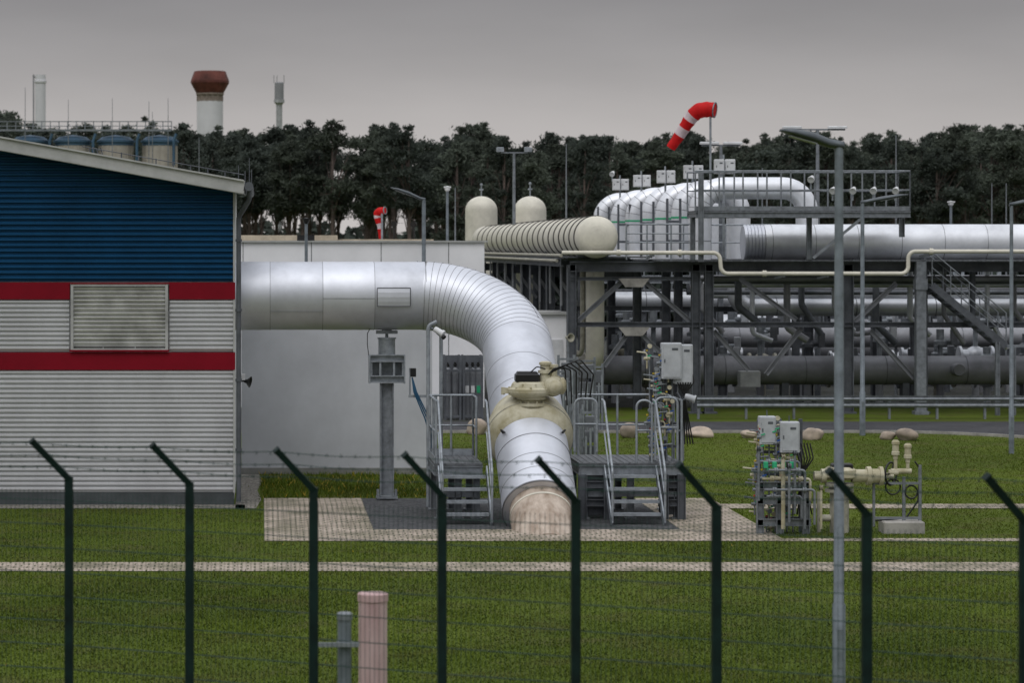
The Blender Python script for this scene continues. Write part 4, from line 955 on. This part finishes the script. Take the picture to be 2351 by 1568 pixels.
for u,y,v in ((1027,95,436),(2183,96,470),(703,84,510)):
    x=X(u,y);zt=Z(v,y); t=Thing('post_lamp',(x,y,0),'slim grey post-top lamp','lamp','slim post-top lamps')
    mb=MB(); mb.tube([(x,y,0),(x,y,zt)],[.06,.045],10); t.part('pole',mb,lampG)
    mb=MB(); mb.lathe((x,y,zt),(0,0,1),[(.04,-.05),(.09,0),(.1,.08),(.11,.09),(.11,.12),(0,.14)],14); mb.beam((x-.12,y-.03,zt+.1),(x+.12,y-.03,zt+.1),.12,.05); t.part('lamp_head',mb,black if u==703 else whiteP)
for (u,y,v,uu,lab) in ((1180,105,350,(1150,1212),'flood light mast with two heads on a crossbar'),(1655,90,333,(1610,1700),'light mast with a long crossbar of white lamps'),(1877,90,297,(1800,1940),'light mast with long crossbar')):
    x=X(u,y);zt=Z(v,y); t=Thing('flood_mast',(x,y,0),lab,'light mast','flood light masts')
    mb=MB(); mb.tube([(x,y,0),(x,y,zt)],[.1,.05],10); mb.beam((X(uu[0],y),y,zt),(X(uu[1],y),y,zt),.07,.05); t.part('mast',mb,galv)
    for q_ in ((uu[0]-2,uu[1]+0) if u==1180 else (uu[0]+18,uu[1]-18)):
        mb=MB(); hw=.14 if u==1180 else .3; xx=X(q_,y)
        mb.rbox(xx-hw,xx+hw,y-.1,y+.05,zt+.03,zt+.11 if u!=1180 else zt+.2,0,.02)
        t.part('flood_head',mb,whiteP if u!=1180 else galvL)

# ================= windsocks =================
def windsock(y,polep,pts,rad,fr,label):
    px,pv0=polep; x=X(px,y); t=Thing('windsock',(x,y,0),label,'windsock','windsocks')
    mb=MB(); mb.cyl((x,y,0),(x,y,Z(pv0,y)),.035,8); t.part('pole',mb,galvL)
    C=[V((X(u,y),y+dy,Z(v,y))) for (u,v,dy) in pts]
    D=[];Rr=[];n=len(C)
    for i in range(n-1):
        for k in range(6): D.append(C[i].lerp(C[i+1],k/6)); Rr.append((rad[i]+(rad[i+1]-rad[i])*k/6)*y/F)
    D.append(C[-1]);Rr.append(rad[-1]*y/F)
    for _ in range(5): D=[D[0]]+[(D[i-1]+D[i]*2+D[i+1])/4 for i in range(1,len(D)-1)]+[D[-1]]
    mb=MB(); N=len(D)-1; nb=len(fr)-1
    for b in range(nb):
        i0=round(fr[b]*N);i1=round(fr[b+1]*N); mb.tube([D[i] for i in range(i0,i1+1)],[Rr[i]*(1+.03*math.sin(i*1.3)) for i in range(i0,i1+1)],16,b%2,caps=(b in(0,nb-1)))
    t.part('sock',mb,[redS,whiS])
    mb=MB(); mb.torus(D[0],D[0]-D[1],Rr[0]*1.02,.02,20,6); mb.beam(D[0],(x,y,D[0].z),.03,.03); t.part('hoop',mb,galv)
windsock(88,(1631,236),[(1641,252,0),(1624,250,.1),(1604,253,.2),(1590,268,.3),(1578,288,.4),(1566,308,.5),(1546,338,.6)],[17,18,18,16,14,13,11],(0,.44,.56,.7,.83,1),'red and white windsock streaming downwards from its mast')
windsock(95,(877,478),[(884,483,0),(872,484,.1),(866,490,.2),(869,505,.2),(873,520,.2),(875,548,.2)],[8,9,9,8,6,5],(0,.42,.54,.7,.82,1),'limp red and white windsock on a small mast')
for u in (905,950):
    y=90; mb=MB(); mb.lathe((X(u,y),y,Z(514,y)),(-.4,-1,-.1),[(0,-.1),(.06,-.1),(.1,.05),(0,.05)],10); mb.cyl((X(u,y),y,4),(X(u,y),y,Z(514,y)),.03,6); mb.cyl((X(u,y),y,0),(X(u,y),y,4),.03,6); solo('spot_light',mb,black,(X(u,y),y,0),'small black spot light on a thin post','spot light','small black spot lights')

# ================= distant towers and silos =================
yt=420; k_=yt/F; zt_=lambda v:Z(v,yt)
t=Thing('water_tower',(X(482,yt),yt,0),'white round tower with rust brown polygonal head','tower')
mb=MB(); mb.lathe((X(482,yt),yt,0),(0,0,1),[(30*k_,0),(30*k_,zt_(232)),(0,zt_(232))],28); t.part('shaft',mb,towerW)
mb=MB(); mb.lathe((X(482,yt),yt,0),(0,0,1),[(29*k_,zt_(233)),(29*k_,zt_(218)),(32*k_,zt_(217)),(32*k_,zt_(213))],28); 
for kk in range(14):
    a_=kk*.449; c=V((X(482,yt)+28.5*k_*math.cos(a_),yt+28.5*k_*math.sin(a_),0)); mb.beam(c+V((0,0,zt_(232))),c+V((0,0,zt_(216))),.25,.25)
t.part('neck',mb,M('neck_beige',(.24,.2,.17),.8))
mb=MB(); mb.lathe((X(482,yt),yt,0),(0,0,1),[(31*k_,zt_(214)),(44*k_,zt_(190)),(44*k_,zt_(185)),(36*k_,zt_(163)),(0,zt_(162))],12,0,False); t.part('head',mb,rust)
t=Thing('chimney_stack',(X(93,yt),yt,0),'slim pale chimney with a ladder','chimney'); mb=MB()
mb.lathe((X(93,yt),yt,0),(0,0,1),[(12*k_,0),(12*k_,zt_(190)),(14*k_,zt_(189)),(14*k_,zt_(184)),(12*k_,zt_(183)),(12*k_,zt_(171)),(0,zt_(171))],20,0); t.part('shaft',mb,towerW)
mb=MB(); mb.beam((X(77,yt),yt,0),(X(77,yt),yt,zt_(170)),.2,.2); mb.beam((X(77,yt),yt,zt_(176)),(X(93,yt),yt,zt_(176)),.2,.2); t.part('ladder',mb,towerG)
t=Thing('antenna_tower',(X(641,yt),yt,0),'grey cylindrical antenna tower with a thick head','tower'); mb=MB()
mb.lathe((X(641,yt),yt,0),(0,0,1),[(7*k_,0),(7*k_,zt_(240)),(10*k_,zt_(236)),(12*k_,zt_(235)),(12*k_,zt_(228)),(8*k_,zt_(228))],18); t.part('shaft',mb,M('tower_pale',(.36,.37,.38),.8))
mb=MB(); mb.lathe((X(641,yt),yt,0),(0,0,1),[(8*k_,zt_(230)),(10.5*k_,zt_(228)),(10.5*k_,zt_(190)),(9*k_,zt_(188)),(0,zt_(188))],18); t.part('head',mb,towerG)
mb=MB()
for u in (629,636,652): mb.cyl((X(u,yt),yt,zt_(190)),(X(u,yt),yt,zt_(172)),.05,5)
t.part('antenna',mb,towerG,split=True)
ysl=200;ks=ysl/F
for i,u in enumerate((-25,70,167,266,367)):
    t=Thing('storage_silo',(X(u,ysl),ysl,0),'beige cylindrical silo with a blue top ring','silo','silos behind the building')
    r=40*ks; mb=MB(); c=(X(u,ysl),ysl,0); mb.cyl(c,(c[0],ysl,Z(333,ysl)),r,28)
    for kk in range(16):
        a_=kk*.3927; mb.beam((c[0]+r*math.cos(a_),ysl+r*math.sin(a_),0),(c[0]+r*math.cos(a_),ysl+r*math.sin(a_),Z(334,ysl)),.06,.1)
    t.part('shell',mb,tankB)
    mb=MB(); mb.lathe(c,(0,0,1),[(r+.03,Z(334,ysl)),(r+.03,Z(328,ysl)),(r+.12,Z(327,ysl)),(r+.12,Z(322,ysl)),(r-.0,Z(321,ysl)),(r-.25,Z(314,ysl)),(0,Z(309,ysl))],28,0,True); t.part('top_ring',mb,tankBl)
t=Thing('silo_walkway',(X(200,ysl),ysl-1,Z(305,ysl)),'steel walkway with railings over the silos','walkway'); mb=MB()
a0,a1=X(-60,ysl),X(395,ysl); zz=Z(300,ysl)
mb.beam((a0,ysl-1,zz),(a1,ysl-1,zz),.5,.14); 
for kk in range(24):
    x=a0+(a1-a0)*kk/23; mb.beam((x,ysl-1,zz),(x,ysl-1,zz+.62),.06,.06)
    if kk%3==0: mb.beam((x,ysl-1,zz),(x,ysl-1,zz-.35),.1,.1)
mb.beam((a0,ysl-1,zz+.62),(a1,ysl-1,zz+.62),.06,.06);mb.beam((a0,ysl-1,zz+.3),(a1,ysl-1,zz+.3),.05,.05)
t.part('railing',mb,galv)
mb=MB()
for u in (-8,117,216,316,400): mb.tube(fillet([(X(u,ysl),ysl-1.2,Z(380,ysl)),(X(u,ysl),ysl-1.2,Z(325,ysl)),(X(u+6,ysl),ysl-1.2,Z(308,ysl))],.3,4),.1,8)
t.part('feed_pipe',mb,tankBl,split=True)

# ================= forest =================
def tree_variant(seed,low):
    rr=np.random.default_rng(seed); H0=15.0
    trunk=MB(); bend=rr.normal(0,.35,2); pts=[];rs=[]
    for k in range(9):
        t=k/8; pts.append((bend[0]*math.sin(t*2.4),bend[1]*math.sin(t*2.0),H0*.96*t)); rs.append(.19*(1-t)**.7+.03)
    trunk.tube(pts,rs,7)
    cb=H0*(.34 if low else .56); ncl=32 if low else 25; cl_=[]
    top=.35+.5*rr.random(); lean=rr.normal(0,.5,2)
    for i in range(ncl):
        t=(i+rr.random()*.9)/ncl; zc_=cb+(H0-.6-cb)*t
        prof=min(1,.35+1.6*t)*(1-t**(1.2+1.6*top))**.8
        rad=2.35*max(.1,prof)*(.2+.95*rr.random()); an=i*2.4+rr.random()*2
        R_=(.32+.66*rr.random()**1.3)*(.75+.45*(1-t))
        cx_,cy_=rad*math.cos(an)+lean[0]*t,rad*math.sin(an)+lean[1]*t
        cl_.append((cx_,cy_,zc_+rr.normal()*.3,R_))
        j=min(8,int(8*zc_/H0)); p=pts[max(0,j-1)]
        trunk.tube([p,((p[0]+cx_)*.5,(p[1]+cy_)*.5,(p[2]+zc_)*.5),(cx_,cy_,zc_)],[.06,.04,.015],5)
    px_,py_=pts[8][0],pts[8][1]
    for k in range(4): cl_.append((px_+rr.normal()*.25*k,py_+rr.normal()*.25*k,H0-.35-.5*k,.35+.16*k))
    for _ in range(8):
        j=rr.integers(2,6); p=pts[j]; an=rr.random()*6.28; L=.7+rr.random(); trunk.tube([p,(p[0]+L*math.cos(an),p[1]+L*math.sin(an),p[2]+.4*rr.random()-.1)],[.03,.01],4)
    P=[];
    for (cx_,cy_,cz_,R_) in cl_:
        n=int(420*R_*R_)+70
        u=rr.normal(size=(n,3)); u/=np.linalg.norm(u,axis=1)[:,None]; rad=(rr.random(n)**.5)[:,None]*(1+.3*rr.normal(size=(n,1)))
        P.append(u*rad*np.array([R_*1.3,R_*1.3,R_*.66])+np.array([cx_,cy_,cz_]))
    P=np.vstack(P); n=len(P); a1=rr.normal(size=(n,3)); a1/=np.linalg.norm(a1,axis=1)[:,None]; a2=np.cross(a1,rr.normal(size=(n,3))); a2/=np.linalg.norm(a2,axis=1)[:,None]
    sz=(.07+.1*rr.random(n))[:,None]
    vs=np.stack([P-a1*sz*1.5,P+a2*sz*.5,P+a1*sz*1.5,P-a2*sz*.5],axis=1).reshape(-1,3)
    crown=MB(); crown.v=[tuple(x) for x in vs.tolist()]; crown.f=[(4*i,4*i+1,4*i+2,4*i+3) for i in range(n)]; crown.m=[0]*n; crown.s=[False]*n
    t=Thing('pine_tree',(0,0,0),'tall Scots pine with bare trunk and clumpy dark crown' if not low else 'dense dark pine with a low reaching crown','tree','pine trees of the forest edge')
    t.part('trunk',trunk,bark); t.part('crown',crown,leafA if seed%2 else leafB); return t
hi=[tree_variant(s_,False) for s_ in range(11,18)]; lo=[tree_variant(s_,True) for s_ in range(21,25)]
prof=[(-80,268),(40,262),(90,285),(200,288),(300,290),(400,283),(430,275),(470,292),(520,305),(560,290),(620,285),(700,262),(745,272),(790,290),(860,288),(915,264),(960,298),(1030,305),(1095,284),(1150,305),(1200,322),(1260,305),(1340,308),(1400,320),(1450,325),(1500,305),(1560,300),(1640,318),(1720,312),(1800,300),(1860,308),(1950,310),(2000,292),(2060,300),(2130,292),(2180,300),(2220,282),(2300,290),(2450,285)]
us_=[p[0] for p in prof]; vs_=[p[1] for p in prof]
rt=random.Random(5)
for row,(y,sp_,off) in enumerate(((228,60,12),(240,58,18),(254,56,10),(270,54,4),(288,50,6))):
    u=-70+row*17
    while u<2430:
        uu=u+rt.uniform(-22,22); right=uu>1040
        if 580<uu<1000 and row>1 and rt.random()<.4: u+=sp_; continue
        v=np.interp(uu,us_,vs_)+rt.choice([0,off,off+12,off+30])*(1 if row<3 else .8)+rt.uniform(-9,9)
        zt_h=Z(v,y); src=rt.choice(lo if (right and rt.random()<.6) or (not right and rt.random()<.06) else hi)
        sz_=zt_h/15.0; w_=sz_*rt.uniform(.8,1.2); yy=y+rt.uniform(-5,5)
        dup(src.r,(X(uu,yy),yy,0),scale=(w_,w_,sz_),rotz=rt.random()*6.28)
        u+=sp_*rt.uniform(.7,1.3)
for s0 in hi+lo:
    u=rt.uniform(1100,2300); y=262; s0.r.location=(X(u,y),y,0); zz=Z(np.interp(u,us_,vs_)+18,y)/15; s0.r.scale=(zz,zz,zz)
def wood(name,u0,u1,y,v0,v1,n,lab,s0=.3,mat=None):
    rr=np.random.default_rng(3); u=u0+(u1-u0)*rr.random(n); yy=y+rr.random(n)*10
    top=v0+14*np.sin(u*.05)+9*np.sin(u*.13+1); v=top+(v1-top)*rr.random(n)**.9
    Pn=np.stack([(u-U0)*yy/F,yy,CH-(v-V0)*yy/F],axis=1); Pn[:,2]=np.maximum(Pn[:,2],.1)
    a1=rr.normal(size=(n,3)); a1/=np.linalg.norm(a1,axis=1)[:,None]; a2=np.cross(a1,rr.normal(size=(n,3))); a2/=np.linalg.norm(a2,axis=1)[:,None]; sz=(s0+.35*rr.random(n))[:,None]
    vs=np.stack([P_ for P_ in (Pn-a1*sz,Pn+a2*sz*.7,Pn+a1*sz,Pn-a2*sz*.7)],axis=1).reshape(-1,3)
    mb=MB(); mb.v=[tuple(x) for x in vs.tolist()]; mb.f=[(4*i,4*i+1,4*i+2,4*i+3) for i in range(n)]; mb.m=[0]*n; mb.s=[False]*n
    o=mk(name,mb,[mat or leafB]); o['label']=lab; o['category']='forest'; o['kind']='stuff'
wood('forest_understorey',1020,2480,300,385,640,26000,'dense dark far-off wood behind the tree line')
wood('forest_undergrowth',-80,1060,300,522,640,10000,'low dark undergrowth between the trunks')
wood('added_dark_thicket',1120,2480,150,575,760,26000,'added dark leaf mass standing in for the darkness behind the racks',.15,leafC)  # added leaf mass, hides pale ground and darkens the view under the rack

# ================= fence =================
posts=[(-118,1086),(158,1095),(435,1107),(720,1120),(1015,1133),(1322,1146),(1645,1160),(1990,1176),(2352,1192),(2730,1209)]
HB=2.9; PP=[]
for u,v in posts:
    y=(CH-HB)*F/(v-V0); PP.append(V((X(u,y),y,0)))
armv=V((-.30,-.12,.31))
FE=Thing('security_fence',tuple(PP[4]),'dark green wire mesh fence with slanted barbed wire arms','fence')
for p in PP:
    mb=MB(); mb.beam(p,p+V((0,0,HB)),.068,.068,0,(0,1,0)); po=FE.part('post',mb,fgreen)
    mb=MB(); mb.beam(p+V((.012,0,HB-.03)),p+V((0,0,HB))+armv,.05,.062,0,(0,1,0)); mb.beam(p+V((0,0,HB))+armv*.97,p+V((0,0,HB))+armv*1.0,.06,.072,0,(0,1,0)); FE.part('arm',mb,fgreen,parent=po)
for a_,b_ in zip(PP[:-1],PP[1:]):
    mb=MB(); dv=(b_-a_); n=int(dv.length/.04); off=V((0,.045,0))
    for k in range(n+1):
        p=a_+dv*(k/n)+off; mb.beam(p+V((0,0,.05)),p+V((0,0,2.78)),.0038,.0038)
    for k in range(14):
        zz=.1+.2*k
        for dy in (-.004,.004): mb.beam(a_+off+V((0,dy,zz)),b_+off+V((0,dy,zz)),.006,.006)
    FE.part('mesh_panel',mb,fwire)
for fr in (.3,.62,.95):
    mb=MB()
    for a_,b_ in zip(PP[:-1],PP[1:]):
        A0=a_+V((0,0,HB))+armv*fr;B0=b_+V((0,0,HB))+armv*fr; pts=[A0.lerp(B0,k/8)-V((0,0,.022*math.sin(math.pi*k/8))) for k in range(9)]
        mb.tube(pts,.0032,4); 
        for k in range(9):
            c=A0.lerp(B0,(k+.5)/9)-V((0,0,.018)); mb.beam(c+V((-.01,0,-.014)),c+V((.01,0,.014)),.0035,.0035); mb.beam(c+V((.01,0,-.014)),c+V((-.01,.0,.014)),.0035,.0035)
    FE.part('barbed_wire',mb,fwire)
# marker posts
ym=24.5; t=Thing('marker_post',(X(856,ym),ym,0),'pale pink cylindrical pipeline marker post with cap','marker post'); mb=MB()
x=X(856,ym); zt_m=Z(1372,ym); mb.tube([(x,ym,0),(x,ym,zt_m)],33*ym/F,28); t.part('post',mb,pink)
mb=MB(); mb.lathe((x,ym,zt_m),(0,0,1),[(.127,-.03),(.132,-.03),(.132,.03),(.12,.04),(0,.045)],28); t.part('cap',mb,M('marker_cap',(.5,.34,.34),.6))
yn=23.6; t=Thing('grey_marker_post',(X(791,yn),yn,0),'short grey round post clamped to a fence bracket','post'); mb=MB(); x=X(791,yn)
mb.tube([(x,yn,0),(x,yn,Z(1412,yn))],16*yn/F,20); t.part('post',mb,lampG)
mb=MB(); mb.lathe((x,yn,Z(1412,yn)),(0,0,1),[(.062,-.04),(.066,-.04),(.066,.01),(.05,.02),(0,.022)],20); t.part('cap',mb,galv)
mb=MB(); mb.beam((X(728,yn),yn-.08,Z(1478,yn)),(X(824,yn),yn-.08,Z(1478,yn)),.03,.035); mb.lathe((x,yn,Z(1478,yn)),(0,0,1),[(.06,-.02),(.068,-.02),(.068,.02),(.06,.02)],20); t.part('clamp',mb,galvL)

# ================= world, sun, camera =================
w=bpy.data.worlds.new('World'); sc.world=w; w.use_nodes=True; nt=w.node_tree; n=nt.nodes; l=nt.links
bg=n['Background']; sky=n.new('ShaderNodeTexSky'); sky.sky_type='NISHITA'; sky.sun_disc=False; sky.sun_elevation=math.radians(58); sky.sun_rotation=math.radians(205)
tc=n.new('ShaderNodeTexCoord'); sep=n.new('ShaderNodeSeparateXYZ'); l.new(tc.outputs['Generated'],sep.inputs[0])
cr=n.new('ShaderNodeValToRGB'); e=cr.color_ramp.elements; e[0].position=0; e[0].color=(.58,.55,.535,1); e[1].position=1; e[1].color=(1.15,1.18,1.24,1)
for p_,c_ in ((.02,(.54,.51,.5)),(.045,(.46,.437,.43)),(.07,(.345,.332,.335)),(.09,(.255,.248,.256)),(.25,(.36,.36,.375)),(.55,(.9,.92,.96))):
    q_=e.new(p_); q_.color=(*c_,1)
l.new(sep.outputs['Z'],cr.inputs[0])
nz=n.new('ShaderNodeTexNoise'); nz.inputs['Scale'].default_value=5; nz.inputs['Detail'].default_value=5
mp=n.new('ShaderNodeMapping'); mp.inputs['Scale'].default_value=(1,1,4); l.new(tc.outputs['Generated'],mp.inputs[0]); l.new(mp.outputs[0],nz.inputs['Vector'])
mr=n.new('ShaderNodeMapRange'); mr.inputs[1].default_value=.3; mr.inputs[2].default_value=.7; mr.inputs[3].default_value=.9; mr.inputs[4].default_value=1.1; l.new(nz.outputs['Fac'],mr.inputs[0])
mul=n.new('ShaderNodeVectorMath'); mul.operation='SCALE'; l.new(cr.outputs[0],mul.inputs[0]); l.new(mr.outputs[0],mul.inputs['Scale'])
hs_=n.new('ShaderNodeHueSaturation'); hs_.inputs['Saturation'].default_value=.15; hs_.inputs['Value'].default_value=.05; l.new(sky.outputs[0],hs_.inputs['Color'])
mx=n.new('ShaderNodeMixRGB'); mx.inputs[0].default_value=.1; l.new(mul.outputs[0],mx.inputs[1]); l.new(hs_.outputs[0],mx.inputs[2]); l.new(mx.outputs[0],bg.inputs['Color']); bg.inputs['Strength'].default_value=1.0
sd=bpy.data.lights.new('sun','SUN'); sd.energy=.85; sd.angle=math.radians(30); sd.color=(1,.97,.93); so=bpy.data.objects.new('sun',sd); sc.collection.objects.link(so)
so.rotation_euler=(math.radians(34),0,math.radians(-22)); so['label']='soft overcast sun'; so['category']='light'
cd=bpy.data.cameras.new('camera'); co=bpy.data.objects.new('camera',cd); sc.collection.objects.link(co); co.location=(0,0,CH); co.rotation_euler=(math.radians(90),0,0)
cd.lens=100; cd.sensor_width=36; cd.shift_x=(1175.5-U0)/2351; cd.shift_y=-(784-V0)/2351; cd.clip_end=9000; cd.clip_start=.5
cd.dof.use_dof=True; cd.dof.focus_distance=51; cd.dof.aperture_fstop=2.8
sc.camera=co
sc.view_settings.view_transform='Standard'; sc.view_settings.look='None'; sc.view_settings.exposure=0
